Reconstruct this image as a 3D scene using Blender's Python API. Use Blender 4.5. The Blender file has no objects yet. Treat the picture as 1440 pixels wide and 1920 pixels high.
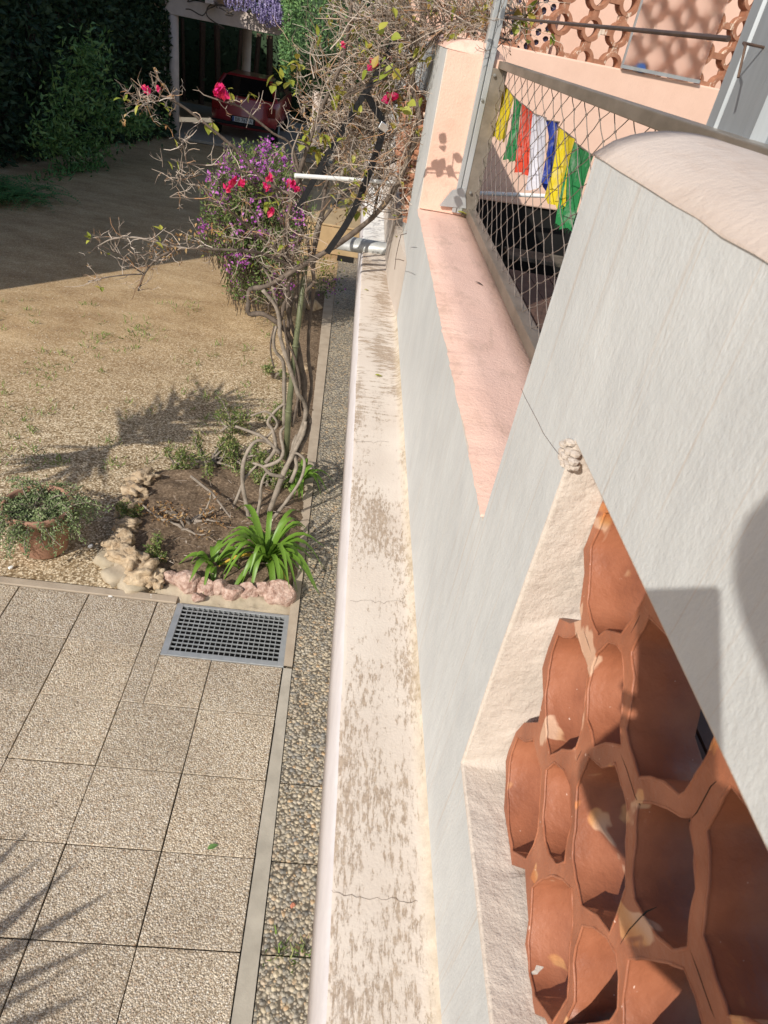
import bpy, bmesh, math, random
from mathutils import Vector, Matrix, noise
R_ = math.radians
random.seed(7)
scene = bpy.context.scene
COL = scene.collection

# ------------------------------------------------------------------ camera, sky, sun, exposure
CZ = 3.1                                   # camera height above the garden path (m)
RX = Vector((0.98669987, -0.12785818, -0.10037752))
RY = Vector((-0.00697809, 0.58362184, -0.8119956))
RZ = Vector((0.1624028, 0.8018964, 0.57496739))
cd = bpy.data.cameras.new("camera")
cam = bpy.data.objects.new("camera", cd)
COL.objects.link(cam)
m3 = Matrix((RX, RY, RZ))
cam.matrix_world = Matrix.Translation((0, 0, CZ)) @ m3.to_4x4()
cd.sensor_fit = 'VERTICAL'; cd.sensor_height = 36; cd.sensor_width = 27; cd.lens = 24
cd.clip_start = 0.02; cd.clip_end = 3000
scene.camera = cam
cd.dof.use_dof = True; cd.dof.focus_distance = 3.2; cd.dof.aperture_fstop = 18

SUN = Vector((0.505, 0.663, -0.5525)).normalized()      # travel direction of the light
world = bpy.data.worlds.new("World"); scene.world = world; world.use_nodes = True
wn = world.node_tree.nodes; wl = world.node_tree.links
bg = wn['Background']
sky = wn.new('ShaderNodeTexSky'); sky.sky_type = 'NISHITA'; sky.sun_disc = False
sky.sun_elevation = math.asin(-SUN.z); sky.sun_rotation = math.atan2(-SUN.x, -SUN.y) % (2 * math.pi)
wl.new(sky.outputs[0], bg.inputs[0]); bg.inputs[1].default_value = 0.128
sd = bpy.data.lights.new("sun", 'SUN'); sd.energy = 4.6; sd.angle = R_(0.53); sd.color = (1.0, 0.955, 0.88)
sun = bpy.data.objects.new("sun", sd); COL.objects.link(sun)
sun.rotation_euler = SUN.to_track_quat('-Z', 'Y').to_euler()
scene.view_settings.view_transform = 'Standard'; scene.view_settings.look = 'None'
scene.view_settings.exposure = 0.03; scene.view_settings.gamma = 1

# ------------------------------------------------------------------ photo point -> world point on a chosen plane
F = 1280.0
def ray(u, v):
    c = Vector((u - 720, -(v - 960), -F)); return m3 @ c
def onx(u, v, x): r = ray(u, v); r *= x / r.x; return Vector((r.x, r.y, r.z + CZ))
def ony(u, v, y): r = ray(u, v); r *= y / r.y; return Vector((r.x, r.y, r.z + CZ))
def onz(u, v, z=0.0): r = ray(u, v); r *= (z - CZ) / r.z; return Vector((r.x, r.y, r.z + CZ))

# ------------------------------------------------------------------ object helpers
def link(o, parent=None):
    COL.objects.link(o)
    if parent is not None: o.parent = parent
    return o
def tag(o, label=None, cat=None, group=None, kind=None):
    if label: o['label'] = label
    if cat: o['category'] = cat
    if group: o['group'] = group
    if kind: o['kind'] = kind
    return o
def thing(name, label, cat, group=None, loc=(0, 0, 0)):
    o = bpy.data.objects.new(name, None); o.empty_display_size = .05; o.location = loc
    COL.objects.link(o); return tag(o, label, cat, group)

class MB:
    """collects geometry for ONE mesh object"""
    def __init__(s): s.v = []; s.f = []; s.mi = []; s.m = 0
    def face(s, pts):
        n = len(s.v); s.v += [tuple(p) for p in pts]; s.f.append(tuple(range(n, n + len(pts)))); s.mi.append(s.m)
    def box(s, a, b, rot=None, org=None):
        x0, y0, z0 = a; x1, y1, z1 = b
        P = [Vector(p) for p in ((x0,y0,z0),(x1,y0,z0),(x1,y1,z0),(x0,y1,z0),(x0,y0,z1),(x1,y0,z1),(x1,y1,z1),(x0,y1,z1))]
        if rot is not None: P = [rot @ p for p in P]
        if org is not None: P = [p + Vector(org) for p in P]
        n = len(s.v); s.v += [tuple(p) for p in P]
        for q in ((0,3,2,1),(4,5,6,7),(0,1,5,4),(1,2,6,5),(2,3,7,6),(3,0,4,7)):
            s.f.append(tuple(n + i for i in q)); s.mi.append(s.m)
    def beam(s, p, q, w, h, up=Vector((0, 0, 1))):
        p = Vector(p); q = Vector(q); d = (q - p); L = d.length; d.normalize()
        sd_ = d.cross(up).normalized(); u = sd_.cross(d)
        rot = Matrix((sd_, d, u)).transposed()
        s.box((-w/2, 0, -h/2), (w/2, L, h/2), rot, p)
    def tube(s, pts, r, n=6, cap=True):
        pts = [Vector(p) for p in pts]
        if not isinstance(r, (list, tuple)): r = [r] * len(pts)
        base = len(s.v); prev = None
        for i, p in enumerate(pts):
            d = (pts[min(i+1, len(pts)-1)] - pts[max(i-1, 0)])
            if d.length < 1e-9: d = Vector((0, 0, 1))
            d.normalize()
            if prev is None:
                a = Vector((0, 0, 1)) if abs(d.z) < .9 else Vector((1, 0, 0))
                a = (a - d * a.dot(d)).normalized()
            else:
                a = prev - d * prev.dot(d)
                a = a.normalized() if a.length > 1e-6 else Vector((1, 0, 0))
            prev = a; b = d.cross(a)
            for k in range(n):
                t = 2 * math.pi * k / n
                s.v.append(tuple(p + (a * math.cos(t) + b * math.sin(t)) * r[i]))
        for i in range(len(pts) - 1):
            for k in range(n):
                k2 = (k + 1) % n
                s.f.append((base+i*n+k, base+i*n+k2, base+(i+1)*n+k2, base+(i+1)*n+k)); s.mi.append(s.m)
        if cap:
            s.f.append(tuple(base + k for k in range(n))[::-1]); s.mi.append(s.m)
            e = base + (len(pts) - 1) * n
            s.f.append(tuple(e + k for k in range(n))); s.mi.append(s.m)
    def lathe(s, prof, c, n=32):
        c = Vector(c); base = len(s.v)
        for (r, z) in prof:
            for k in range(n):
                t = 2 * math.pi * k / n; s.v.append((c.x + r*math.cos(t), c.y + r*math.sin(t), c.z + z))
        for i in range(len(prof) - 1):
            for k in range(n):
                k2 = (k + 1) % n
                s.f.append((base+i*n+k, base+i*n+k2, base+(i+1)*n+k2, base+(i+1)*n+k)); s.mi.append(s.m)
    def fineleaf(s, p, d, up, L, W, bend=.25):
        """an oval, folded and bent leaf"""
        d = d.normalized(); sd_ = d.cross(up)
        if sd_.length < 1e-4: sd_ = Vector((1, 0, 0))
        sd_.normalize(); n_ = sd_.cross(d); b = len(s.v); T = (0, .18, .45, .75, 1); Wd = (.05, .72, 1, .62, .03)
        for t, w in zip(T, Wd):
            c = p + d * L * t - n_ * bend * L * t * t
            s.v += [tuple(c + sd_ * W * .5 * w + n_ * W * .16 * w), tuple(c), tuple(c - sd_ * W * .5 * w + n_ * W * .16 * w)]
        for k in range(4):
            for e in (0, 1): s.f.append((b + k*3 + e, b + k*3 + e + 1, b + k*3 + e + 4, b + k*3 + e + 3)); s.mi.append(s.m)
    def leaf(s, p, d, up, L, W, bend=.2):
        """a folded two-quad leaf from p along d"""
        d = d.normalized(); sd_ = d.cross(up)
        if sd_.length < 1e-4: sd_ = Vector((1, 0, 0))
        sd_.normalize(); n_ = sd_.cross(d)
        b = len(s.v); mid = p + d * L * .5 - n_ * (-bend * W); tip = p + d * L - n_ * bend * L * .4
        s.v += [tuple(p), tuple(p + d*L*.45 + sd_*W*.5 + n_*W*.15), tuple(tip), tuple(p + d*L*.45 - sd_*W*.5 + n_*W*.15), tuple(p + d*L*.5)]
        s.f += [(b, b+1, b+2, b+4), (b, b+4, b+2, b+3)]; s.mi += [s.m, s.m]
    def build(s, name, mats, parent=None, smooth=False, bevel=0, auto=None):
        me = bpy.data.meshes.new(name); me.from_pydata(s.v, [], s.f)
        if not isinstance(mats, (list, tuple)): mats = [mats]
        for m in mats: me.materials.append(m)
        if len(mats) > 1: me.polygons.foreach_set('material_index', s.mi)
        if smooth: me.polygons.foreach_set('use_smooth', [True] * len(me.polygons))
        me.update(); o = bpy.data.objects.new(name, me)
        if bevel:
            b = o.modifiers.new('bevel', 'BEVEL'); b.width = bevel; b.segments = 2; b.limit_method = 'ANGLE'; b.angle_limit = R_(40)
        return link(o, parent)

def rv(a=1.0): return Vector((random.uniform(-a, a), random.uniform(-a, a), random.uniform(-a, a)))
def rdir():
    while True:
        v = rv()
        if .05 < v.length < 1: return v.normalized()

def plate(name, outline, holes, depth, mapf, mats, parent=None, bevel=0):
    """a plate with holes: 2-D outlines filled by Blender's curve filler, then mapped into the world"""
    cu = bpy.data.curves.new(name, 'CURVE'); cu.dimensions = '2D'; cu.fill_mode = 'BOTH'; cu.extrude = depth / 2
    if bevel: cu.bevel_depth = bevel; cu.bevel_resolution = 1; cu.offset = -bevel
    for poly in [outline] + holes:
        sp = cu.splines.new('POLY'); sp.points.add(len(poly) - 1); sp.use_cyclic_u = True
        for p, q in zip(sp.points, poly): p.co = (q[0], q[1], 0, 1)
    tmp = bpy.data.objects.new(name, cu); COL.objects.link(tmp)
    dg = bpy.context.evaluated_depsgraph_get(); dg.update()
    me = bpy.data.meshes.new_from_object(tmp.evaluated_get(dg))
    bpy.data.objects.remove(tmp)
    for v in me.vertices: v.co = mapf(v.co)
    bm = bmesh.new(); bm.from_mesh(me); bmesh.ops.remove_doubles(bm, verts=bm.verts, dist=1e-5)
    bmesh.ops.recalc_face_normals(bm, faces=bm.faces); bm.to_mesh(me); bm.free()
    me.materials.clear()
    if not isinstance(mats, (list, tuple)): mats = [mats]
    for m in mats: me.materials.append(m)
    me.name = name
    o = bpy.data.objects.new(name, me); link(o, parent); return o

# ------------------------------------------------------------------ materials
def new_mat(name):
    m = bpy.data.materials.new(name); m.use_nodes = True
    nt = m.node_tree; return m, nt, nt.nodes['Principled BSDF']
def N(nt, t, **kw):
    n = nt.nodes.new(t)
    for k, v in kw.items():
        if isinstance(k, str) and hasattr(n, k) and not k.startswith('i_'): setattr(n, k, v)
    return n
def coords(nt, scale=(1, 1, 1), rot=(0, 0, 0)):
    tc = nt.nodes.new('ShaderNodeTexCoord'); mp = nt.nodes.new('ShaderNodeMapping')
    mp.inputs['Scale'].default_value = scale; mp.inputs['Rotation'].default_value = rot
    nt.links.new(tc.outputs['Object'], mp.inputs['Vector']); return mp.outputs['Vector']
def nz(nt, vec, scale, detail=4, rough=.55, dist=0):
    n = nt.nodes.new('ShaderNodeTexNoise'); n.inputs['Scale'].default_value = scale
    n.inputs['Detail'].default_value = detail; n.inputs['Roughness'].default_value = rough; n.inputs['Distortion'].default_value = dist
    nt.links.new(vec, n.inputs['Vector']); return n.outputs['Fac']
def ramp(nt, fac, stops):
    r = nt.nodes.new('ShaderNodeValToRGB'); e = r.color_ramp.elements
    while len(e) < len(stops): e.new(.5)
    for i, (p, c) in enumerate(stops):
        e[i].position = p; e[i].color = (*c, 1) if len(c) == 3 else c
    nt.links.new(fac, r.inputs['Fac']); return r.outputs['Color']
def mix(nt, fac, a, b, mode='MIX'):
    m = nt.nodes.new('ShaderNodeMix'); m.data_type = 'RGBA'; m.blend_type = mode
    for sock, val in ((m.inputs['Factor'], fac), (m.inputs['A'], a), (m.inputs['B'], b)):
        pass
    def put(idx, val):
        s_ = m.inputs[idx]
        if isinstance(val, (int, float)): s_.default_value = val
        elif isinstance(val, (tuple, list)): s_.default_value = (*val, 1)
        else: nt.links.new(val, s_)
    put(0, fac); put(6, a); put(7, b); return m.outputs[2]
def bump(nt, bsdf, h, strength=.3, dist=.01, prev=None):
    b = nt.nodes.new('ShaderNodeBump'); b.inputs['Strength'].default_value = strength; b.inputs['Distance'].default_value = dist
    nt.links.new(h, b.inputs['Height'])
    if prev is not None: nt.links.new(prev, b.inputs['Normal'])
    nt.links.new(b.outputs['Normal'], bsdf.inputs['Normal']); return b.outputs['Normal']
def setc(nt, bsdf, c, rough=.8, metal=0, spec=.3):
    if isinstance(c, (tuple, list)): bsdf.inputs['Base Color'].default_value = (*c, 1)
    else: nt.links.new(c, bsdf.inputs['Base Color'])
    bsdf.inputs['Roughness'].default_value = rough; bsdf.inputs['Metallic'].default_value = metal
    bsdf.inputs['Specular IOR Level'].default_value = spec

def simple(name, c1, c2=None, scale=6, rough=.8, metal=0, bs=0, bscale=60, bd=.004, spec=.3):
    m, nt, b = new_mat(name); v = coords(nt)
    if c2 is None: c2 = tuple(x * .75 for x in c1)
    setc(nt, b, ramp(nt, nz(nt, v, scale, 5), [(.3, c2), (.7, c1)]), rough, metal, spec)
    if bs: bump(nt, b, nz(nt, v, bscale, 5), bs, bd)
    return m

def island(name, stops, rough=.6, trans=0, spec=.3, sub=0):
    """every leaf / twig (mesh island) takes its own shade from the ramp"""
    m, nt, b = new_mat(name); g = nt.nodes.new('ShaderNodeNewGeometry')
    c = ramp(nt, g.outputs['Random Per Island'], stops); setc(nt, b, c, rough, 0, spec)
    if trans:
        t = nt.nodes.new('ShaderNodeBsdfTranslucent'); nt.links.new(c, t.inputs['Color'])
        mx = nt.nodes.new('ShaderNodeMixShader'); mx.inputs[0].default_value = trans
        out = nt.nodes['Material Output']
        nt.links.new(b.outputs[0], mx.inputs[1]); nt.links.new(t.outputs[0], mx.inputs[2]); nt.links.new(mx.outputs[0], out.inputs[0])
    return m

M = {}
def mk_white():
    m, nt, b = new_mat('white_painted_render')
    v = coords(nt, (1, 1, 1)); vs = coords(nt, (1, 42, 1.6)); vf = coords(nt, (1, 210, 1.0))
    big = nz(nt, v, 3.2, 4)
    c = ramp(nt, big, [(.3, (.50, .51, .50)), (.7, (.575, .585, .57))])
    c = mix(nt, .5, c, ramp(nt, nz(nt, coords(nt, (1, 3.5, 1)), 9, 7, .7), [(.3, (.86, .86, .86)), (.7, (1.1, 1.1, 1.09))]), 'MULTIPLY')
    drip = ramp(nt, nz(nt, vf, 1.0, 3, .5, .2), [(.57, (0, 0, 0)), (.63, (1, 1, 1))])
    drip2 = ramp(nt, nz(nt, coords(nt, (1, 30, .9), (0.12, 0, 0)), 1.7, 3, .6), [(.50, (0, 0, 0)), (.60, (1, 1, 1))])
    mm = nt.nodes.new('ShaderNodeMath'); mm.operation = 'MULTIPLY'
    nt.links.new(drip, mm.inputs[0]); nt.links.new(drip2, mm.inputs[1])
    mk = nt.nodes.new('ShaderNodeMath'); mk.operation = 'MULTIPLY'; mk.inputs[1].default_value = .5
    nt.links.new(mm.outputs[0], mk.inputs[0])
    c = mix(nt, mk.outputs[0], c, (.47, .38, .30))
    sp = ramp(nt, nz(nt, v, 55, 3, .6), [(.72, (0, 0, 0)), (.78, (1, 1, 1))])
    ms = nt.nodes.new('ShaderNodeMath'); ms.operation = 'MULTIPLY'; ms.inputs[1].default_value = .18; nt.links.new(sp, ms.inputs[0])
    c = mix(nt, ms.outputs[0], c, (.5, .46, .40))
    setc(nt, b, c, .62, 0, .35)
    n1 = bump(nt, b, nz(nt, vs, 2.2, 5, .6), .07, .004)
    n2 = bump(nt, b, nz(nt, coords(nt, (1, 1.4, 1)), 125, 5, .62), .34, .003, n1)
    bump(nt, b, nz(nt, coords(nt, (1, 1, 1)), 20, 3, .5), .16, .012, n2)
    return m
M['white'] = mk_white()

def mk_pink(name, c1, c2, dirt=.35, bsc=130, bst=.5, stain=(.36, .24, .17)):
    m, nt, b = new_mat(name); v = coords(nt)
    c = ramp(nt, nz(nt, v, 4, 5), [(.3, c2), (.7, c1)])
    st = ramp(nt, nz(nt, coords(nt, (2.5, 1, 2.5)), 6, 9, .72, .4), [(.52, (0, 0, 0)), (.72, (1, 1, 1))])
    ms = nt.nodes.new('ShaderNodeMath'); ms.operation = 'MULTIPLY'; ms.inputs[1].default_value = dirt; nt.links.new(st, ms.inputs[0])
    c = mix(nt, ms.outputs[0], c, stain)
    setc(nt, b, c, .85, 0, .2)
    n1 = bump(nt, b, nz(nt, v, 14, 4), .25, .008)
    bump(nt, b, nz(nt, v, bsc, 6, .65), bst, .005, n1)
    return m
M['pink'] = mk_pink('pink_painted_render', (.80, .535, .42), (.72, .46, .355), .32)
M['pink_cap'] = mk_pink('pink_painted_cap', (.77, .525, .425), (.69, .45, .36), .5, 110, .6)
M['pink_house'] = mk_pink('pink_house_render', (.80, .545, .42), (.75, .50, .38), .08, 70, .35)
M['cream'] = mk_pink('cream_rough_render', (.60, .525, .455), (.52, .445, .375), .25, 60, .9, (.40, .33, .25))

def mk_ledge():
    m, nt, b = new_mat('flaking_cream_ledge_paint'); v = coords(nt)
    c = ramp(nt, nz(nt, v, 5, 4), [(.3, (.60, .515, .435)), (.7, (.67, .59, .505))])
    peel_y = nz(nt, coords(nt, (3.0, .75, 1)), 36, 12, .80, .2)
    peel_x = nz(nt, coords(nt, (.6, 2.6, 1)), 18, 11, .80, .2)
    reg = nz(nt, coords(nt, (2.2, .8, 1)), 2.6, 3)
    tc = nt.nodes.new('ShaderNodeSeparateXYZ'); nt.links.new(v, tc.inputs[0])
    far = nt.nodes.new('ShaderNodeMapRange'); far.inputs['From Min'].default_value = 1.7; far.inputs['From Max'].default_value = 2.8
    nt.links.new(tc.outputs['Y'], far.inputs['Value'])
    fb = nt.nodes.new('ShaderNodeMath'); fb.operation = 'ADD'; fb.inputs[1].default_value = .03; nt.links.new(peel_x, fb.inputs[0])
    pk = mix(nt, far.outputs[0], peel_y, fb.outputs[0])
    ad = nt.nodes.new('ShaderNodeMath'); ad.operation = 'MULTIPLY_ADD'; ad.inputs[1].default_value = .55; nt.links.new(reg, ad.inputs[0]); nt.links.new(pk, ad.inputs[2])
    pm = ramp(nt, ad.outputs[0], [(.805, (0, 0, 0)), (.845, (1, 1, 1))])
    brown = ramp(nt, nz(nt, v, 120, 4, .6), [(.3, (.24, .17, .115)), (.7, (.46, .355, .26))])
    fm = nt.nodes.new('ShaderNodeMath'); fm.operation = 'MULTIPLY'; fm.inputs[1].default_value = .82; nt.links.new(pm, fm.inputs[0])
    c = mix(nt, fm.outputs[0], c, brown)
    wj = nt.nodes.new('ShaderNodeMapRange'); wj.inputs['From Min'].default_value = .262; wj.inputs['From Max'].default_value = .285; wj.inputs['To Max'].default_value = .55
    nt.links.new(tc.outputs['X'], wj.inputs['Value'])
    c = mix(nt, wj.outputs[0], c, ramp(nt, nz(nt, v, 30, 5, .7), [(.35, (.40, .31, .19)), (.65, (.68, .58, .42))]))
    setc(nt, b, c, .85, 0, .2)
    n1 = bump(nt, b, pm, .3, -.002)
    bump(nt, b, nz(nt, v, 140, 5, .6), .35, .003, n1)
    return m
M['ledge'] = mk_ledge()
M['lilac'] = simple('pale_lilac_fascia_paint', (.66, .615, .60), (.59, .545, .53), 10, .75, 0, .3, 70, .004)
M['whitewash'] = simple('whitewashed_slab_paint', (.78, .76, .72), (.70, .67, .62), 8, .8, 0, .3, 60, .004)

def mk_terra(name, patches=True, hue=0):
    m, nt, b = new_mat(name); v = coords(nt)
    c = ramp(nt, nz(nt, v, 14, 5), [(.25, (.235, .078, .038)), (.5, (.335, .118, .058)), (.75, (.415, .162, .086))])
    if patches:
        pt = ramp(nt, nz(nt, coords(nt, (1, 1, 1)), 13, 3, .45, .6), [(.63, (0, 0, 0)), (.655, (.8, .8, .8))])
        pc = ramp(nt, nz(nt, v, 7, 2), [(.44, (.56, .20, .06)), (.5, (.60, .31, .13)), (.56, (.62, .40, .27))])
        c = mix(nt, pt, c, pc)
        sp = ramp(nt, nz(nt, v, 130, 2, .5), [(.755, (0, 0, 0)), (.775, (1, 1, 1))])
        c = mix(nt, sp, c, (.70, .50, .40))
    setc(nt, b, c, .48, 0, .45)
    n0 = bump(nt, b, nz(nt, coords(nt, (16, 5, 5)), 1.0, 2), .22, .012)
    n1 = bump(nt, b, nz(nt, v, 40, 5), .35, .006, n0)
    bump(nt, b, nz(nt, v, 170, 4, .6), .3, .002, n1)
    return m
M['terra'] = mk_terra('glazed_terracotta')
def mk_terra_far():
    m, nt, b = new_mat('mortar_smeared_terracotta'); v = coords(nt)
    c = ramp(nt, nz(nt, v, 16, 5), [(.3, (.27, .115, .065)), (.7, (.41, .195, .115))])
    w = ramp(nt, nz(nt, coords(nt, (1, 1, .5)), 11, 6, .7, .4), [(.57, (0, 0, 0)), (.63, (1, 1, 1))])
    c = mix(nt, w, c, (.70, .56, .44)); setc(nt, b, c, .75, 0, .3)
    bump(nt, b, nz(nt, v, 60, 4), .4, .004); return m
M['terra_far'] = mk_terra_far()
M['pot'] = simple('terracotta_pot_clay', (.40, .225, .15), (.28, .15, .10), 9, .8, 0, .2, 90, .003)

def mk_pebble(name, scale, cols, gap, rough=.7, bst=.8, bd=.006, dirt=.3):
    """rounded stones of two sizes set in mortar"""
    m, nt, b = new_mat(name); v = coords(nt)
    wv = nt.nodes.new('ShaderNodeVectorMath'); wv.operation = 'MULTIPLY_ADD'; wv.inputs[1].default_value = (.5 / scale,) * 3
    nn = nt.nodes.new('ShaderNodeTexNoise'); nn.inputs['Scale'].default_value = scale * .7; nt.links.new(v, nn.inputs['Vector'])
    nt.links.new(nn.outputs['Color'], wv.inputs[0]); nt.links.new(v, wv.inputs[2])
    def layer(sc):
        vo = nt.nodes.new('ShaderNodeTexVoronoi'); vo.inputs['Scale'].default_value = sc; nt.links.new(wv.outputs[0], vo.inputs['Vector'])
        sx = nt.nodes.new('ShaderNodeSeparateColor'); nt.links.new(vo.outputs['Color'], sx.inputs[0])
        return ramp(nt, sx.outputs[0], cols), ramp(nt, vo.outputs['Distance'], [(.40, (1, 1, 1)), (.60, (0, 0, 0))]), ramp(nt, vo.outputs['Distance'], [(0, (1, 1, 1)), (.62, (0, 0, 0))])
    c1, k1, h1_ = layer(scale); c2, k2, h2_ = layer(scale * 1.9)
    low = mix(nt, k2, gap, c2); c = mix(nt, k1, low, c1)
    gi = nt.nodes.new('ShaderNodeNewGeometry'); c = mix(nt, 1.0, c, ramp(nt, gi.outputs['Random Per Island'], [(0, (.86, .85, .83)), (.5, (.98, .98, .98)), (1, (1.06, 1.04, 1.0))]), 'MULTIPLY')
    hl = mix(nt, .45, (0, 0, 0), h2_); hb = mix(nt, k1, hl, h1_)
    c = mix(nt, dirt, c, ramp(nt, nz(nt, v, 1.7, 6, .6), [(.3, (.6, .55, .5)), (.7, (1.12, 1.08, 1.02))]), 'MULTIPLY')
    setc(nt, b, c, rough, 0, .4)
    bump(nt, b, hb, bst, bd); return m
agg_cols = [(0, (.20, .165, .13)), (.12, (.45, .35, .25)), (.35, (.60, .51, .39)), (.6, (.70, .62, .50)), (.8, (.50, .45, .39)), (.92, (.80, .74, .64)), (1, (.38, .25, .16))]
M['agg'] = mk_pebble('exposed_aggregate_slab', 104, agg_cols, (.27, .215, .15), .7, .8, .005, .55)
peb_cols = [(0, (.17, .16, .145)), (.2, (.37, .34, .28)), (.4, (.50, .42, .30)), (.55, (.25, .245, .23)), (.7, (.56, .48, .35)), (.85, (.41, .37, .31)), (1, (.54, .37, .21))]
M['pebble'] = mk_pebble('river_pebble_slab', 42, peb_cols, (.115, .095, .07), .55, .9, .010, .55)
M['concrete'] = simple('smooth_grey_concrete', (.43, .385, .315), (.33, .295, .24), 12, .8, 0, .25, 120, .003)
M['kerb_tan'] = simple('tan_cement_edging', (.45, .37, .28), (.34, .27, .2), 9, .85, 0, .3, 80, .004)
M['joint'] = simple('dark_joint_sand', (.25, .21, .155), (.13, .11, .08), 30, .95)
M['ochre'] = simple('ochre_rendered_step', (.50, .36, .20), (.40, .28, .15), 6, .9, 0, .2, 60, .004)

def mk_ground():
    m, nt, b = new_mat('gravelly_earth'); v = coords(nt)
    vo = nt.nodes.new('ShaderNodeTexVoronoi'); vo.inputs['Scale'].default_value = 80; nt.links.new(v, vo.inputs['Vector'])
    sx = nt.nodes.new('ShaderNodeSeparateColor'); nt.links.new(vo.outputs['Color'], sx.inputs[0])
    mf = nt.nodes.new('ShaderNodeMath'); mf.operation = 'MULTIPLY_ADD'; mf.inputs[1].default_value = .38; nt.links.new(sx.outputs[0], mf.inputs[0])
    mg = nt.nodes.new('ShaderNodeMath'); mg.operation = 'MULTIPLY'; mg.inputs[1].default_value = .62; nt.links.new(nz(nt, v, 85, 6, .82), mg.inputs[0]); nt.links.new(mg.outputs[0], mf.inputs[2])
    fine = mf.outputs[0]
    c = ramp(nt, fine, [(.27, (.17, .115, .06)), (.40, (.42, .315, .19)), (.52, (.62, .49, .325)), (.66, (.90, .78, .58))])
    c = mix(nt, .75, c, ramp(nt, vo.outputs['Distance'], [(.28, (1.08, 1.08, 1.08)), (.62, (.50, .47, .43))]), 'MULTIPLY')
    # trodden drive: smoother brown earth farther up the garden
    sp = nt.nodes.new('ShaderNodeSeparateXYZ'); nt.links.new(v, sp.inputs[0])
    mr = nt.nodes.new('ShaderNodeMapRange'); mr.inputs['From Min'].default_value = 6.4; mr.inputs['From Max'].default_value = 9.4
    ad = nt.nodes.new('ShaderNodeMath'); ad.operation = 'MULTIPLY_ADD'; ad.inputs[1].default_value = -.85
    nt.links.new(sp.outputs['X'], ad.inputs[0]); nt.links.new(sp.outputs['Y'], ad.inputs[2])
    nt.links.new(ad.outputs[0], mr.inputs['Value'])
    earth = ramp(nt, nz(nt, coords(nt, (1, 2.4, 1), (0, 0, .5)), 1.6, 8, .62), [(.3, (.34, .205, .095)), (.5, (.49, .325, .165)), (.7, (.63, .455, .26))])
    mn = nt.nodes.new('ShaderNodeMath'); mn.operation = 'MULTIPLY'; mn.inputs[1].default_value = .66; nt.links.new(mr.outputs[0], mn.inputs[0])
    c = mix(nt, mn.outputs[0], c, earth)
    c = mix(nt, .45, c, ramp(nt, nz(nt, v, 1.3, 6, .6), [(.3, (.62, .55, .48)), (.7, (1.12, 1.08, 1.02))]), 'MULTIPLY')
    setc(nt, b, c, .95, 0, .1)
    n1 = bump(nt, b, nz(nt, v, 7, 5), .3, .03); bump(nt, b, fine, .7, .008, n1); return m
M['ground'] = mk_ground()
def mk_soil():
    m, nt, b = new_mat('bed_soil'); v = coords(nt)
    f_ = nz(nt, v, 48, 8, .82)
    c = ramp(nt, f_, [(.3, (.06, .04, .026)), (.48, (.165, .115, .075)), (.6, (.31, .225, .15)), (.70, (.58, .48, .36))])
    setc(nt, b, c, .95, 0, .1); bump(nt, b, f_, .9, .012); return m
M['soil'] = mk_soil()
M['rock_pink'] = simple('pink_porphyry_rock', (.58, .43, .35), (.27, .15, .11), 34, .85, 0, 1, 55, .012)
M['rock_tan'] = simple('ochre_tufa_rock', (.56, .44, .30), (.28, .19, .11), 18, .9, 0, 1, 24, .02)
M['mortar'] = simple('grey_bed_mortar', (.46, .38, .28), (.33, .275, .19), 7, .9, 0, .5, 40, .008)

def metal(name, c1, c2, rough=.45, sc=(1, 1, 1), s=8, mt=.75):
    m, nt, b = new_mat(name); v = coords(nt, sc)
    setc(nt, b, ramp(nt, nz(nt, v, s, 7, .65), [(.3, c2), (.7, c1)]), rough, mt, .5)
    bump(nt, b, nz(nt, v, 90, 3), .08, .002); return m
M['steel'] = metal('galvanised_steel', (.53, .54, .535), (.39, .40, .395), .5, (1, 1, .25), 14, .6)
M['alu'] = metal('weathered_grey_steel_channel', (.47, .50, .52), (.36, .385, .40), .42, (3, 3, .2), 6, .55)
M['railmetal'] = metal('weathered_brown_rail_steel', (.30, .255, .205), (.155, .13, .10), .5, (1, .4, 1), 12, .45)
M['pipe'] = metal('dull_zinc_pipe', (.50, .50, .48), (.33, .33, .31), .42, (1, 1, 1), 18, .25)
M['rust'] = simple('rusty_iron', (.14, .085, .055), (.07, .045, .035), 30, .7, .2)
M['rod'] = simple('brown_coated_rod', (.085, .055, .04), (.05, .035, .03), 30, .5)
M['whitepipe'] = simple('white_plastic_pipe', (.80, .80, .78), (.74, .74, .71), 5, .45)
M['black'] = simple('black_webbing', (.014, .014, .015), (.007, .007, .008), 60, .6)
M['chrome'] = simple('shiny_buckle_metal', (.8, .8, .8), (.7, .7, .7), 5, .15, 1)
M['bolt'] = simple('zinc_bolt', (.55, .55, .52), (.4, .4, .38), 20, .35, .8)
M['cord'] = simple('net_cord', (.24, .20, .17), (.13, .10, .085), 40, .75)
M['dark'] = simple('dark_void', (.012, .011, .010), (.006, .006, .005), 3, .95)  # near-black colour carries the shade of pits and voids itself
M['plank'] = simple('red_brown_deck_plank', (.15, .083, .058), (.07, .042, .032), 9, .75, 0, .3, 40, .004)
M['oldwood'] = simple('grey_weathered_step_board', (.15, .13, .10), (.07, .06, .045), 10, .9, 0, .4, 30, .005)

# ================================================================== GROUND AND PAVING
def struct(o): o['kind'] = 'structure'; return o
g = MB()
g.face([(-1500, -1500, -.012), (1500, -1500, -.012), (1500, 1500, -.012), (-1500, 1500, -.012)])
struct(g.build('ground', M['ground']))

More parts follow.
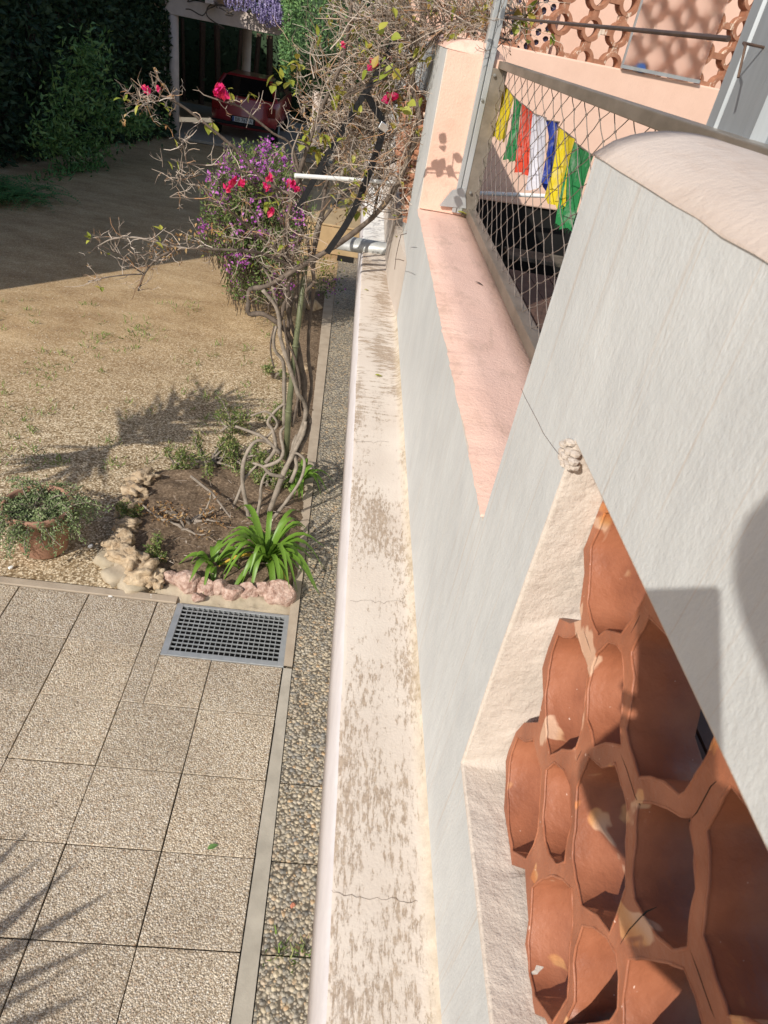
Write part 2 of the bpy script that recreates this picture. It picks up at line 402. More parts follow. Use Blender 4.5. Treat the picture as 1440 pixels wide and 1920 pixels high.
XJ = [-.065 - .4087 * i for i in range(13)]
YJ = [3.10, 2.735, 2.345, 1.962, 1.578, 1.197, .815, .43, .04, -.35, -.74, -1.13, -1.52, -1.91, -2.3]
GX0, GX1, GY0, GY1 = -.762, -.062, 2.685, 3.105          # drain pit
b = MB(); b.box((XJ[-1], YJ[-1], -.010), (-.066, 3.105, -.004))
pv = struct(b.build('paving_bed', M['joint']))
b = MB()
for i in range(12):
    for j in range(14):
        x1, x0 = XJ[i] - .0025, XJ[i+1] + .0025; y1, y0 = YJ[j] - .0025, YJ[j+1] + .0025
        x1 += random.uniform(-.002, .002); y0 += random.uniform(-.002, .002); dz = random.uniform(-.0015, .0025)
        if y1 > GY0 and x1 > GX0:
            if x0 < GX0: b.box((x0, y0, -.003), (GX0 - .002, y1, .014 + dz))
            if y0 < GY0: b.box((max(x0, GX0), y0, -.003), (x1, GY0 - .003, .014 + dz))
            continue
        b.box((x0, y0, -.003), (x1, y1, .014 + dz))
struct(b.build('paving', M['agg'], None, False, .003))
b = MB()
b.box((-6, 3.108, -.008), (GX0 - .01, 3.165, .018))
struct(b.build('paving_edge', M['kerb_tan'], None, False, .004))

# pebble-dressed path with a cement strip beside it
yp = [-2.4, -1.9, -1.5, -1.1, -.73, -.35, .03, .42, .81, 1.195, 1.57, 1.955, 2.34, 2.73, 3.15, 3.6, 4.0, 4.4, 4.8, 5.2, 5.6, 6, 6.4, 6.8, 7.2, 7.6, 8, 8.4, 8.8, 9.2, 9.6, 10, 10.4, 10.8, 11.2]
def kx(y):      # right edge of the cement strip
    P = [(-3, .024), (1.3, .012), (2.6, -.012), (4.9, -.042), (8.5, -.10), (12, -.16)]
    for (a, c), (d, e) in zip(P, P[1:]):
        if y <= d: return c + (e - c) * (y - a) / (d - a)
    return P[-1][1]
b = MB(); b.box((-.05, -2.4, -.011), (.75, 11.2, -.006)); struct(b.build('path_bed', M['joint']))
b = MB()
for a, c in zip(yp, yp[1:]):
    z = .012 + random.uniform(-.001, .002)
    lo = [(kx(a) + .004, a + .004), (.72, a + .004), (.72, c - .004), (kx(c) + .004, c - .004)]
    b.face([(x, y, z) for x, y in lo])
    for k in range(4):
        p, q = lo[k], lo[(k+1) % 4]; b.face([(p[0], p[1], -.006), (q[0], q[1], -.006), (q[0], q[1], z), (p[0], p[1], z)])
struct(b.build('pebble_path', M['pebble']))
b = MB(); yy = [-2.4, -1, 0, .8, 1.6, 2.3, 2.68]
for a, c in zip(yy, yy[1:]):
    b.face([(-.064, a, .017), (kx(a), a, .017), (kx(c), c, .017), (-.062, c, .017)])
    b.face([(kx(a), a, -.006), (kx(c), c, -.006), (kx(c), c, .017), (kx(a), a, .017)])
struct(b.build('cement_strip', M['concrete']))
b = MB(); yy = [2.69, 3.2, 4, 5, 6, 7, 8, 9.4]
for a, c in zip(yy, yy[1:]):
    w0 = .05 + .012 * (a - 2.7); w1 = .05 + .012 * (c - 2.7)
    b.face([(kx(a) - w0, a, .024), (kx(a), a, .024), (kx(c), c, .024), (kx(c) - w1, c, .024)])
    b.face([(kx(a), a, -.006), (kx(c), c, -.006), (kx(c), c, .024), (kx(a), a, .024)])
    b.face([(kx(a) - w0, a, .024), (kx(c) - w1, c, .024), (kx(c) - w1, c, -.006), (kx(a) - w0, a, -.006)])
struct(b.build('bed_kerb', M['kerb_tan']))
b = MB(); b.box((-.75, 11.25, 0), (.6, 13.5, .42)); b.box((-.75, 11.23, .42), (.6, 13.5, .45))
struct(b.build('garden_step', M['ochre'], None, False, .01))
b = MB(); b.box((-.16, 10.9, .013), (.1, 11.2, .02)); struct(b.build('drain_slot', M['dark']))  # thin near-black sheet on the path; the slot's shade is its colour

# drain grating
gt = thing('drain_grate', 'galvanised square-mesh drain grating set flush in the paving', 'drain grate', loc=(0, 0, 0))
b = MB(); t = .038
b.box((GX0, GY0, -.02), (GX0 + t, GY1, .02)); b.box((GX1 - t, GY0, -.02), (GX1, GY1, .02))
b.box((GX0 + t, GY0, -.02), (GX1 - t, GY0 + t, .02)); b.box((GX0 + t, GY1 - .02, -.02), (GX1 - t, GY1, .02))
b.build('frame', M['steel'], gt, False, .002)
b = MB()
nx, ny = 20, 11; xa, xb, ya, yb = GX0 + t, GX1 - t, GY0 + t, GY1 - .02
for i in range(1, nx): x = xa + (xb - xa) * i / nx; b.box((x - .0022, ya, .009), (x + .0022, yb, .0172))
for j in range(1, ny): y = ya + (yb - ya) * j / ny; b.box((xa, y - .0024, .009), (xb, y + .0024, .0178))
b.build('grid', M['steel'], gt)
b = MB(); b.box((xa - .02, ya - .02, -.0085), (xb + .02, yb + .01, -.0035)); b.build('pit_shade_sheet', M['dark'], gt)  # near-black sheet just under the bars, pit shade put into its colour

# ================================================================== GARDEN WALL (parapet of the raised terrace)
X0, X1 = .287, .522
SILL, NTOP, LINT, HSILL = 2.444, 3.012, 2.745, 2.157
wall = thing('parapet_wall', 'long white and pink rendered parapet wall with a flaking cream ledge along its foot', 'wall')
out = [(-3, .0), (9.5, .0), (9.5, 3.06), (3.31, 3.06), (3.31, SILL), (.947, SILL), (.947, NTOP), (-3, NTOP)]
h1 = [(-1.3, HSILL), (.66, HSILL), (.675, 2.4), (.685, LINT), (-1.3, LINT)]
h2 = [(3.86, 2.26), (6.6, 2.26), (6.6, 2.82), (3.90, 2.82)]
wb = plate('wall_body', out, [h1, h2], X1 - X0, lambda c: Vector(((X0 + X1) / 2 + c.z, c.x, c.y)), [M['white'], M['pink'], M['cream']], wall)
for p in wb.data.polygons:
    n = p.normal; c = p.center
    p.material_index = 0 if n.x < -.5 else 1
    if abs(n.x) < .5 and c.z < 2.9 and (-1.4 < c.y < .7): p.material_index = 2
bv = wb.modifiers.new('bevel', 'BEVEL'); bv.width = .004; bv.segments = 3; bv.limit_method = 'ANGLE'; bv.angle_limit = R_(40); bv.material = 2

M['pink_light'] = mk_pink('pale_pink_coping_paint', (.575, .485, .42), (.515, .425, .36), .35, 90, .5)
def cap(name, y0, y1, z0, rise, mat, over=.003, jit=.0025, ny=70, x0=X0, x1=X1):
    b = MB(); nxs = 12 if rise > .01 else 3
    rows = []
    for j in range(ny + 1):
        y = y0 + (y1 - y0) * j / ny; r = []
        for i in range(nxs + 1):
            s = i / nxs; x = x0 - over + (x1 - x0 + 2 * over) * s
            z = z0 + rise * (1 - (2*s - 1)**2)**.8 + .0015 * noise.noise((x*20, y*9, 3))
            if i == 0: x += jit * (.6 * noise.noise((y * 9, z0, 1)) + .45 * noise.noise((y * 37, z0, 4)) + .25 * noise.noise((y * 90, z0, 8))); z -= .001
            r.append((x, y, z))
        rows.append([(r[0][0], y, z0 - .003 + .002 * noise.noise((y * 17, 5, z0)))] + r + [(r[-1][0], y, z0 - .012)])
    for a, c in zip(rows, rows[1:]):
        for k in range(len(a) - 1): b.face([a[k], a[k+1], c[k+1], c[k]])
    b.face(rows[0][::-1]); b.face(rows[-1])
    o = b.build(name, mat, wall, True); 
    bm = bmesh.new(); bm.from_mesh(o.data); bmesh.ops.remove_doubles(bm, verts=bm.verts, dist=1e-5); bmesh.ops.recalc_face_normals(bm, faces=bm.faces); bm.to_mesh(o.data); bm.free()
    o.data.shade_smooth() if hasattr(o.data, 'shade_smooth') else None
    return o
cap('coping', -3, .9495, NTOP + .001, .040, M['pink_light'], .0015, .0015)
cap('coping', 3.3075, 9.5, 3.062, .040, M['pink_cap'])
cap('sill_cap', .949, 3.306, SILL + .004, .003, M['pink_cap'], .002, .006, 420)
# pink skin on the end of the far pier
b = MB(); b.box((X0 + .004, 3.303, SILL + .01), (X1 - .002, 3.309, 3.055)); b.build('pier_end_render', M['pink'], wall)

# ledge (edge of the terrace slab)
def lx(y):
    P = [(-3, .116), (.4, .112), (1.6, .105), (4.0, .091), (4.6, .09), (9.5, .06)]
    for (a, c), (d, e) in zip(P, P[1:]):
        if y <= d: return c + (e - c) * (y - a) / (d - a)
    return P[-1][1]
ZL = 1.887
def ledge(name, y0, y1, top, n, mtop):
    b = MB(); rows = []
    for j in range(n + 1):
        y = y0 + (y1 - y0) * j / n; x = lx(y) + .003 * noise.noise((y * 6, 2, 2))
        zt = top + .002 * noise.noise((y * 5, 1, 7))
        rows.append([(x - .003, y, top - .32), (x - .0038, y, top - .17), (x - .004, y, top - .012), (x + .003, y, zt - .003), (x + .012, y, zt), ((x + X0) / 2, y, zt + .001), (X0 - .028, y, zt), (X0 - .010, y, zt + .006), (X0 + .004, y, zt + .026)])
    for a, c in zip(rows, rows[1:]):
        for k in range(8):
            b.m = 1 if k < 3 else 0
            b.face([a[k], a[k+1], c[k+1], c[k]])
        b.m = 1; b.face([a[0], c[0], (X0, c[0][1], top - .32), (X0, a[0][1], top - .32)])
    b.m = 0; b.face(rows[0]); b.face(rows[-1][::-1])
    o = b.build(name, [mtop, M['lilac']], wall)
    bm = bmesh.new(); bm.from_mesh(o.data); bmesh.ops.remove_doubles(bm, verts=bm.verts, dist=1e-5); bmesh.ops.recalc_face_normals(bm, faces=bm.faces); bm.to_mesh(o.data); bm.free()
    o.data.polygons.foreach_set('use_smooth', [True] * len(o.data.polygons))
ledge('ledge', -2.5, 4.66, ZL, 170, M['ledge'])
ledge('whitewashed_ledge', 4.664, 9.5, ZL - .006, 60, M['whitewash'])
b = MB(); pp_ = [(X0 - .0005, 3.40), (.272, 3.62), (.252, 3.9), (.240, 4.3), (.232, 9.5), (X0 - .0005, 9.5)]
for k in range(6): p, q = pp_[k], pp_[(k+1) % 6]; b.face([(p[0], p[1], 1.885), (q[0], q[1], 1.885), (q[0], q[1], 2.185), (p[0], p[1], 2.185)])
b.face([(p[0], p[1], 2.185) for p in pp_]); b.build('plinth', M['cream'], wall, False, .01)
b = MB(); b.box((.225, 4.35, 2.187), (X0 - .0005, 9.5, 2.225)); b.build('plinth_cap', M['cream'], wall, False, .008)

def curvy2(P): return [(a[0] + (c[0] - a[0]) * k / 5, a[1] + (c[1] - a[1]) * k / 5) for a, c in zip(P, P[1:]) for k in range(5)]
for pts_ in ([(622, 1672), (650, 1678), (690, 1686), (735, 1684), (770, 1692), (805, 1688)], [(655, 1128), (690, 1126), (725, 1130), (765, 1127)], [(668, 828), (700, 830), (735, 826)]):
    b = MB(); b.tube([onz(u + random.uniform(-2, 2), v + random.uniform(-3, 3), ZL + .0012) for u, v in curvy2(pts_)], .0003, 4); b.build('crack', M['rust'], wall)
# -------- near terracotta claustra: stacked clay tubes seen through the wall opening
def A(u, v): return (920 + u / 3.841, 940 + v / 3.84)
def B(u, v): return (920 + u / 3.694, 1400 + v / 3.692)
def C(u, v): return (1140 + u / 3.097, 1300 + v / 3.097)
XC = .345
def YZ(pts): return [(q.y, q.z) for q in (onx(u, v, XC) for (u, v) in pts)]
contour_img = [A(*p) for p in [(790, 40), (700, 280), (672, 345), (678, 520), (645, 770), (655, 850), (575, 878), (500, 840), (420, 1050), (375, 1200), (382, 1400), (345, 1590), (245, 1592), (185, 1660), (130, 1800), (112, 1870)]] + \
    [B(*p) for p in [(108, 240), (95, 430), (135, 690), (150, 820), (242, 850), (250, 1000), (265, 1200), (240, 1380), (290, 1690), (302, 1850), (380, 1880), (430, 1990)]]
contour = YZ(contour_img)
bottom_z = HSILL + .004
outline = contour + [(.2, 2.13), (-1.29, 2.13), (-1.29, LINT + .01), (.68, LINT + .01)]
H = [
    [A(*p) for p in [(830, 120), (760, 290), (735, 340), (728, 520), (712, 720), (735, 830), (785, 940), (835, 905), (940, 925), (1010, 830), (1095, 680), (1150, 560), (1050, 250), (900, 90)]],
    [A(*p) for p in [(490, 985), (530, 1008), (575, 1012), (622, 978), (655, 1100), (692, 1200), (680, 1340), (655, 1600), (615, 1735), (585, 1760), (520, 1752), (440, 1800), (412, 1680), (408, 1570), (405, 1400), (428, 1230), (450, 1110)]],
    [A(*p) for p in [(775, 1120), (850, 1040), (905, 1060), (940, 1110), (952, 1200), (955, 1330), (932, 1600), (938, 1730), (835, 1715), (755, 1745), (735, 1640), (708, 1560), (715, 1350), (742, 1200)]],
    [A(*p) for p in [(1150, 890), (1085, 1000), (1030, 1130), (1050, 1300), (1022, 1500), (992, 1640)]] + [C(*p) for p in [(150, 340), (195, 468), (255, 460), (330, 490), (410, 558), (440, 540), (500, 450), (560, 350), (600, 240), (560, 60), (420, -220)]],
    [A(*p) for p in [(155, 1850), (200, 1720), (250, 1752), (305, 1740), (332, 1860)]] + [B(*p) for p in [(345, 180), (338, 330), (325, 560), (300, 640), (248, 742), (160, 690), (134, 500), (128, 300), (135, 180)]],
    [B(*p) for p in [(392, 180), (450, 140), (510, 185), (548, 290), (555, 520), (532, 640), (520, 690), (515, 770), (462, 790), (412, 730), (385, 650), (372, 520), (385, 290)]],
    [B(*p) for p in [(690, 112), (770, 182), (862, 160), (900, 300), (938, 430), (930, 700), (925, 950), (880, 1100), (822, 1240), (750, 1130), (645, 1070), (602, 900), (582, 740), (602, 560), (612, 300)]],
    [C(*p) for p in [(185, 660), (265, 662), (345, 690), (415, 738), (480, 740), (475, 800), (492, 930), (500, 1130), (470, 1280), (455, 1440), (380, 1450), (290, 1380), (220, 1280), (168, 1180), (155, 1050), (172, 850)]],
    [C(*p) for p in [(720, 590), (585, 830), (602, 950), (597, 1150), (575, 1300), (568, 1400), (625, 1580), (705, 1830), (800, 1850), (930, 1900), (1080, 1800), (1100, 1300), (1000, 1000), (880, 800)]],
    [B(*p) for p in [(300, 1000), (360, 945), (430, 925), (500, 950), (555, 1010), (560, 1240), (542, 1380), (535, 1590), (528, 1700), (435, 1860), (315, 1690), (285, 1550), (275, 1350), (290, 1180)]],
    [B(*p) for p in [(645, 1260), (720, 1280), (800, 1345), (862, 1450), (878, 1600), (872, 1800), (820, 1880), (700, 1900), (515, 1915), (592, 1750), (585, 1500), (605, 1400)]],
    [C(*p) for p in [(135, 1560), (240, 1560), (350, 1580), (438, 1615), (500, 1760), (540, 1920), (600, 2090), (400, 2150), (120, 2100), (105, 1800)]],
]
claus = thing('claustra_screen', 'terracotta claustra of stacked clay tubes recessed in the near opening of the white wall', 'claustra')
def chaikin(P, n=2):
    for _ in range(n):
        Q = []
        for a, c in zip(P, P[1:] + P[:1]): Q += [(a[0]*.75 + c[0]*.25, a[1]*.75 + c[1]*.25), (a[0]*.25 + c[0]*.75, a[1]*.25 + c[1]*.75)]
        P = Q
    return [(p[0] + .0012 * noise.noise((p[0] * 70, p[1] * 70, 1)), p[1] + .0012 * noise.noise((p[0] * 70, p[1] * 70, 9))) for p in P]
def resample_(P, step):
    out_ = [P[0]]
    for a, c in zip(P, P[1:]):
        n = max(1, int(math.dist(a, c) / step)); out_ += [(a[0] + (c[0]-a[0])*k/n, a[1] + (c[1]-a[1])*k/n) for k in range(1, n + 1)]
    return out_
def grow(P, k):
    cy = sum(p[0] for p in P) / len(P); cz = sum(p[1] for p in P) / len(P); return [(cy + (p[0] - cy) * k, cz + (p[1] - cz) * k) for p in P]
HP = [chaikin(grow(YZ(h), 1.09), 0) for h in H]
for hp in HP:      # raised lip round every tube mouth
    P = resample_([(y, z) for y, z in hp] + [hp[0]], .006); b = MB()
    b.tube([Vector((XC + .0012 * noise.noise((y * 60, z * 60, 4)), y + .0008 * noise.noise((y * 60, z * 60, 2)), z)) for y, z in P], [.0019 * (1 + .25 * noise.noise((y * 60, z * 60, 7))) for y, z in P], 6, False)
    b.build('tube_lip', M['terra'], claus, True)
cs = plate('tube_lattice', outline, HP, .075, lambda c: Vector((XC + .0375 + c.z, c.x, c.y)), [M['terra']], claus, .0012)
for seam in ([A(648, 862), A(700, 1010), A(738, 1130)], [A(1092, 790), A(1055, 870), A(985, 1000)], [C(60, 310), C(110, 440), C(160, 600), C(188, 650)], [C(655, 490), C(600, 540), C(520, 690), C(470, 745)],
             [B(1150, 1110), B(1080, 1140), B(960, 1270), B(865, 1425)], [C(460, 1440), C(520, 1600), C(600, 1830), C(640, 1930)], [A(668, 1770), A(640, 1830), A(608, 1900)]):
    pts = [onx(u, v, XC - .0008) for u, v in seam]; b = MB(); b.tube(pts, [.0003] + [.0008] * (len(pts) - 2) + [.0003], 5); b.build('seam', M['dark'], claus)

# rough mortar reveal between the wall face and the claustra
b = MB(); NS = 14; rows = []
path = [(.684, LINT + .002)] + contour
def resample(P, step):
    out_ = [P[0]]
    for a, c in zip(P, P[1:]):
        L = math.dist(a, c); n = max(1, int(L / step))
        out_ += [(a[0] + (c[0]-a[0])*k/n, a[1] + (c[1]-a[1])*k/n) for k in range(1, n + 1)]
    return out_
path = resample(path, .008); tot = len(path)
W_ = 16; sm_ = []
for i in range(tot):
    q = path[max(0, i - W_):i + W_ + 1]; sm_.append((max(p[0] for p in q) + .002, min(p[1] for p in q)))
iA = next(i for i, p in enumerate(path) if p[1] < 2.235)
for i, (y, z) in enumerate(path):
    if i < iA:
        s = i / iA; ey, ez = .684 - .024 * s, (LINT + .002) * (1 - s) + (HSILL + .003) * s
    else:
        s = (i - iA) / (tot - 1 - iA); ey, ez = .66 * (1 - s) + (path[-1][0] - .1) * s, HSILL + .003
    y, z = (sm_[i][0], path[i][1]) if i < iA else (path[i][0], min(path[i][1], HSILL + .012))
    r = []
    for k in range(NS + 1):
        q = k / NS; p = Vector((X0 + .004 + (XC + .072 - X0 - .004) * q, ey + (y - ey) * q, ez + (z - ez) * q))
        if 0 < k < NS:
            d = noise.noise(p * 70) * .0022 + noise.noise(p * 22) * .002
            p += Vector((0, -d, d))
        r.append(tuple(p))
    rows.append(r)
for a, c in zip(rows, rows[1:]):
    for k in range(NS): b.face([a[k], a[k+1], c[k+1], c[k]])
o = b.build('mortar_reveal', M['cream'], wall)
bm = bmesh.new(); bm.from_mesh(o.data); bmesh.ops.remove_doubles(bm, verts=bm.verts, dist=1e-5); bm.to_mesh(o.data); bm.free()
o.data.polygons.foreach_set('use_smooth', [True] * len(o.data.polygons))
# broken corner of the reveal
b = MB()
for k in range(16):
    c = onx(1062 + random.uniform(-8, 14), 850 + random.uniform(-16, 26), X0 - .001)
    b.lathe([(0, -.004), (.006, -.002), (.007, .002), (0, .004)], c + rv(.003), 7)
b.build('broken_corner', M['cream'], wall)
b = MB()
ck = [(978, 728), (985, 745), (996, 768), (1008, 793), (1020, 812), (1033, 832), (1046, 848), (1055, 862)]
b.tube([onx(u + random.uniform(-2, 2), v, X0 - .0002) for u, v in ck], .00045, 4)
b.build('crack', M['rust'], wall)

# terracotta claustra in the far opening, seen edge-on
fc = thing('claustra_screen', 'terracotta claustra seen edge-on in the wall opening beyond the far pier', 'claustra')
b = MB()
for i in range(34):
    y = 3.875 + i * .08
    for j in range(5):
        z = 2.27 + j * .11 + (.05 if i % 2 else 0)
        b.tube([(.305 + .03 * math.sin(t * 1.57), y + .03 * math.cos(t * 1.57), min(z + .0, 2.8)) for t in range(5)], .012, 5)
        b.box((.292 + random.uniform(0, .02), y - .008, z - .01), (.36, y + .008, min(z + .06, 2.815)))
b.build('tube_lattice', M['terra_far'], fc)
# ================================================================== RAILING PANEL WITH NET
rail = thing('railing_panel', 'brown steel railing frame strung with knotted cord net across the wall gap', 'railing')
XR = .522
b = MB(); b.box((XR - .018, .90, SILL + .010), (XR + .022, 3.36, SILL + .047)); b.build('bottom_rail', M['railmetal'], rail, False, .002)
b = MB(); b.box((XR - .018, .90, 3.026), (XR + .022, 3.33, 3.052)); b.build('top_rail', M['railmetal'], rail, False, .002)
b = MB(); b.box((ony(899, 240, 3.30).x + .001, 3.286, SILL + .012), (XR + .022, 3.330, 3.025)); b.build('stile', M['railmetal'], rail, False, .002)
b = MB(); random.seed(3); nodes = {}
st = .0355
for i in range(0, 38):
    for j in range(0, 18):
        if (i + j) % 2 == 0:
            y = .90 + i * .066; z = SILL + .045 + j * .034
            if z > 3.04 or y > 3.32: continue
            k = 0 if (z > 3.0 or j == 0) else 1
            nodes[i, j] = Vector((XR + .002 + k*random.uniform(-.003, .003), y + k*random.uniform(-.007, .007), z + k*random.uniform(-.005, .005)))
for (i, j), p in nodes.items():
    for q in ((i + 1, j + 1), (i + 1, j - 1)):
        if q in nodes:
            m_ = (p + nodes[q]) / 2 + Vector((0, random.uniform(-.003, .003), -.002))
            b.tube([p, m_, nodes[q]], .0013, 4, False)
    b.lathe([(0, -.0035), (.0034, -.001), (.0034, .001), (0, .0035)], p, 5)
b.build('cord_net', M['cord'], rail)

post = thing('steel_post', 'thin galvanised post clamped to the end of the far pink pier', 'post')
xs = [ony(u, 240, 3.30).x for u in (879, 887, 889, 899)]
b = MB(); zt = 3.32
b.box((xs[0], 3.285, SILL + .02), (xs[1], 3.302, zt)); b.box((xs[1], 3.293, SILL + .02), (xs[2], 3.302, zt)); b.box((xs[2], 3.283, SILL + .02), (xs[3], 3.302, zt))
b.box((xs[0], 3.31, SILL + .02 + .6), (xs[3], 3.36, zt))
b.build('channel', M['steel'], post, False, .0015)
b = MB(); pl = [(824, 386), (848, 357), (872, 352), (874, 391)]
P0 = [ony(u, v, 3.281) for u, v in pl]; P1 = [p + Vector((0, .012, 0)) for p in P0]
b.face(P0); b.face(P1[::-1])
for k in range(4): b.face([P0[k], P1[k], P1[(k+1) % 4], P0[(k+1) % 4]])
b.build('base_bracket', M['steel'], post)
for (u, v) in ((904, 187), (927, 141), (882, 361)):
    c = ony(u, v, 3.282); b = MB()
    b.tube([c, c + Vector((0, -.008, 0))], .006, 10); b.tube([c + Vector((0, -.008, 0)), c + Vector((0, -.012, 0))], .003, 8); b.build('bolt', M['bolt'], post)

ch = thing('channel_post', 'wide weathered grey steel channel post rising behind the near wall end', 'post')
prof = [(.600, 1.268), (.560, 1.268), (.538, 1.243), (.538, 1.213), (.546, 1.209), (.546, 1.205), (.540, 1.203), (.540, 1.115), (.536, 1.105), (.536, 1.082), (.552, 1.066), (.600, 1.066)]
b = MB(); n = len(prof)
for k in range(n):
    p, q = prof[k], prof[(k+1) % n]; b.face([(p[0], p[1], 2.5), (q[0], q[1], 2.5), (q[0], q[1], 4.4), (p[0], p[1], 4.4)])
b.face([(p[0], p[1], 4.4) for p in prof])
b.build('channel', M['alu'], ch)
c = onx(1425, 88, .536); b = MB(); b.tube([c + Vector((.03, 0, 0)), c + Vector((-.03, -.01, 0)), c + Vector((-.034, -.03, -.004)), c + Vector((-.034, -.045, -.04))], .0019, 8)
b.build('hook', M['rust'], ch)
rd = thing('brown_rod', 'thin dark brown rod stretched level above the railing net', 'rod')
b = MB(); b.tube([onx(925, 30, .5), onx(1005, 39, .51), onx(1180, 55, .525), onx(1366, 73, .535)], .0042, 8); b.build('rod', M['rod'], rd)

# -------- string of cloth flags behind the net
fl = thing('flag_string', 'string of frayed yellow, green, red, white and blue cloth flags hanging behind the net', 'flags')
def cloth(name, c1, c2):
    m, nt, bb = new_mat(name); v = coords(nt, (1, 1, .35))
    c = ramp(nt, nz(nt, v, 40, 5, .7), [(.3, c2), (.7, c1)]); c = mix(nt, ramp(nt, nz(nt, coords(nt, (1, 1, 1)), 26, 6, .7), [(.5, (0, 0, 0)), (.75, (.4, .4, .4))]), c, (.62, .60, .55)); setc(nt, bb, c, .9, 0, .1)
    t = nt.nodes.new('ShaderNodeBsdfTranslucent'); nt.links.new(c, t.inputs['Color']); mx = nt.nodes.new('ShaderNodeMixShader'); mx.inputs[0].default_value = .22
    nt.links.new(bb.outputs[0], mx.inputs[1]); nt.links.new(t.outputs[0], mx.inputs[2]); nt.links.new(mx.outputs[0], nt.nodes['Material Output'].inputs[0])
    bump(nt, bb, nz(nt, coords(nt, (1, 1, .2)), 60, 4), .5, .004); return m
CL = {'yellow': cloth('yellow_cloth', (.72, .58, .03), (.60, .46, .02)), 'green': cloth('green_cloth', (.035, .23, .075), (.02, .15, .05)), 'red': cloth('red_cloth', (.62, .075, .035), (.48, .05, .03)),
      'white': cloth('white_cloth', (.66, .65, .70), (.55, .54, .60)), 'blue': cloth('blue_cloth', (.03, .06, .34), (.02, .035, .2))}
FL = [('yellow', (945, 157), (964, 182), (950, 264), (920, 252)), ('green', (963, 180), (979, 196), (975, 300), (949, 298)), ('red', (978, 193), (1001, 212), (990, 330), (973, 318)),
      ('white', (1000, 213), (1024, 221), (1014, 353), (984, 350)), ('blue', (1023, 225), (1049, 229), (1042, 330), (1020, 352)), ('yellow', (1045, 236), (1080, 262), (1060, 388), (1026, 372)), ('green', (1074, 264), (1112, 292), (1066, 428), (1047, 420))]
tops = []
for fi, (cn, tl, tr, br, bl) in enumerate(FL):
    q = [onx(u, v, .560) for (u, v) in (tl, tr, br, bl)]; tops += [q[0], q[1]]
    b = MB(); nu, nv = 9, 14; ph = fi * 1.7; gr = []
    for j in range(nv + 1):
        t = j / nv; r = []
        for i in range(nu + 1):
            s = i / nu
            pinch = 1 - (.35 if cn == 'blue' else .12) * math.sin(math.pi * t); s2 = .5 + (s - .5) * pinch
            p = q[0].lerp(q[1], s2).lerp(q[3].lerp(q[2], s2), t)
            p.x += .010 * math.sin(s * 9 + ph + t * 2) * (.3 + t) + .006 * math.sin(s * 17 + ph * 3) * t
            if j == nv: p.z += random.uniform(-.014, .006)
            r.append(p)
        gr.append(r)
    for j in range(nv):
        for i in range(nu): b.face([gr[j][i], gr[j][i+1], gr[j+1][i+1], gr[j+1][i]])
    for i in range(nu * 2):
        s = random.random(); p = gr[nv][0].lerp(gr[nv][nu], s); w = Vector((0, .0012, 0)); e = p + Vector((random.uniform(-.008, .008), random.uniform(-.01, .01), -random.uniform(.006, .022)))
        b.face([p - w, p + w, e])
    f_ = b.build('flag', CL[cn], fl, True); f_['label'] = {'yellow': 'yellow frayed cloth flag', 'green': 'green frayed cloth flag', 'red': 'red frayed cloth flag', 'white': 'white frayed cloth flag', 'blue': 'blue gathered cloth flag'}[cn]
b = MB(); b.tube([tops[0] + Vector((0, .1, .02))] + tops, .0018, 5); b.build('cord', M['cord'], fl)

# ================================================================== TERRACE BEHIND THE WALL AND THE PINK HOUSE WALL
b = MB()
for k in range(22):
    x = X1 + .01 + k * .14
    b.box((x, -3.5, 1.85), (x + .134, 4.75 + random.uniform(-.004, .004), 1.887 + random.uniform(-.002, .003)))
b.box((X1 + .002, -3.5, 1.7), (3.6, 4.75, 1.846))
struct(b.build('terrace_floor', M['plank']))
b = MB(); b.box((X1 + .002, 4.75, .3), (4.2, 7.6, .5)); struct(b.build('stairwell_floor', M['dark']))  # near-black floor: stairwell shade put into the colour
stp = thing('terrace_steps', 'weathered wooden steps descending into the dark stairwell below the pink wall', 'steps')
for k, (y, z) in enumerate([(6.42, 1.62), (6.12, 1.44), (5.82, 1.26), (5.52, 1.08), (5.22, .90)]):
    b = MB(); b.box((1.42 + .03 * k, y - .15, z - .035), (2.9, y + .15, z)); b.build('tread', M['oldwood'], stp, False, .006)

house = thing('house_wall', 'pink rendered house wall topped by a terracotta ring claustra', 'wall', loc=(1.087, 6.7, 0))
AH = R_(9); house.rotation_euler = (0, 0, AH)
b = MB(); b.box((-.54, 0, 1.95), (6, .24, 3.112)); b.build('wall_body', M['pink_house'], house, False, .012)
b = MB(); b.box((-.56, .03, .2), (6, .2, 1.949)); b.build('stairwell_shade_wall', M['dark'], house)  # added backing; the shade under the wall is put into its colour
b = MB(); b.box((-.54, 1.5, 1.9), (6, 1.7, 5.2)); b.build('back_wall', M['pink_house'], house)
b = MB(); random.seed(11)
PX, PZ = .266, .212; ox, oz = .655, 3.122
def ring(cx, cz, ro, ri, y0, y1, n=28):
    base = len(b.v)
    for k in range(n):
        t = 2 * math.pi * k / n; w = 1 + .03 * noise.noise((cx * 9 + math.cos(t), cz * 9 + math.sin(t), 0))
        for (r, y) in ((ro * w, y0), (ro * w, y1), (ri * w, y1), (ri * w, y0)):
            b.v.append((cx + r * math.cos(t), y, cz + r * math.sin(t)))
    for k in range(n):
        k2 = (k + 1) % n
        for e in range(4):
            e2 = (e + 1) % 4; b.f.append((base+k*4+e, base+k2*4+e, base+k2*4+e2, base+k*4+e2)); b.mi.append(0)
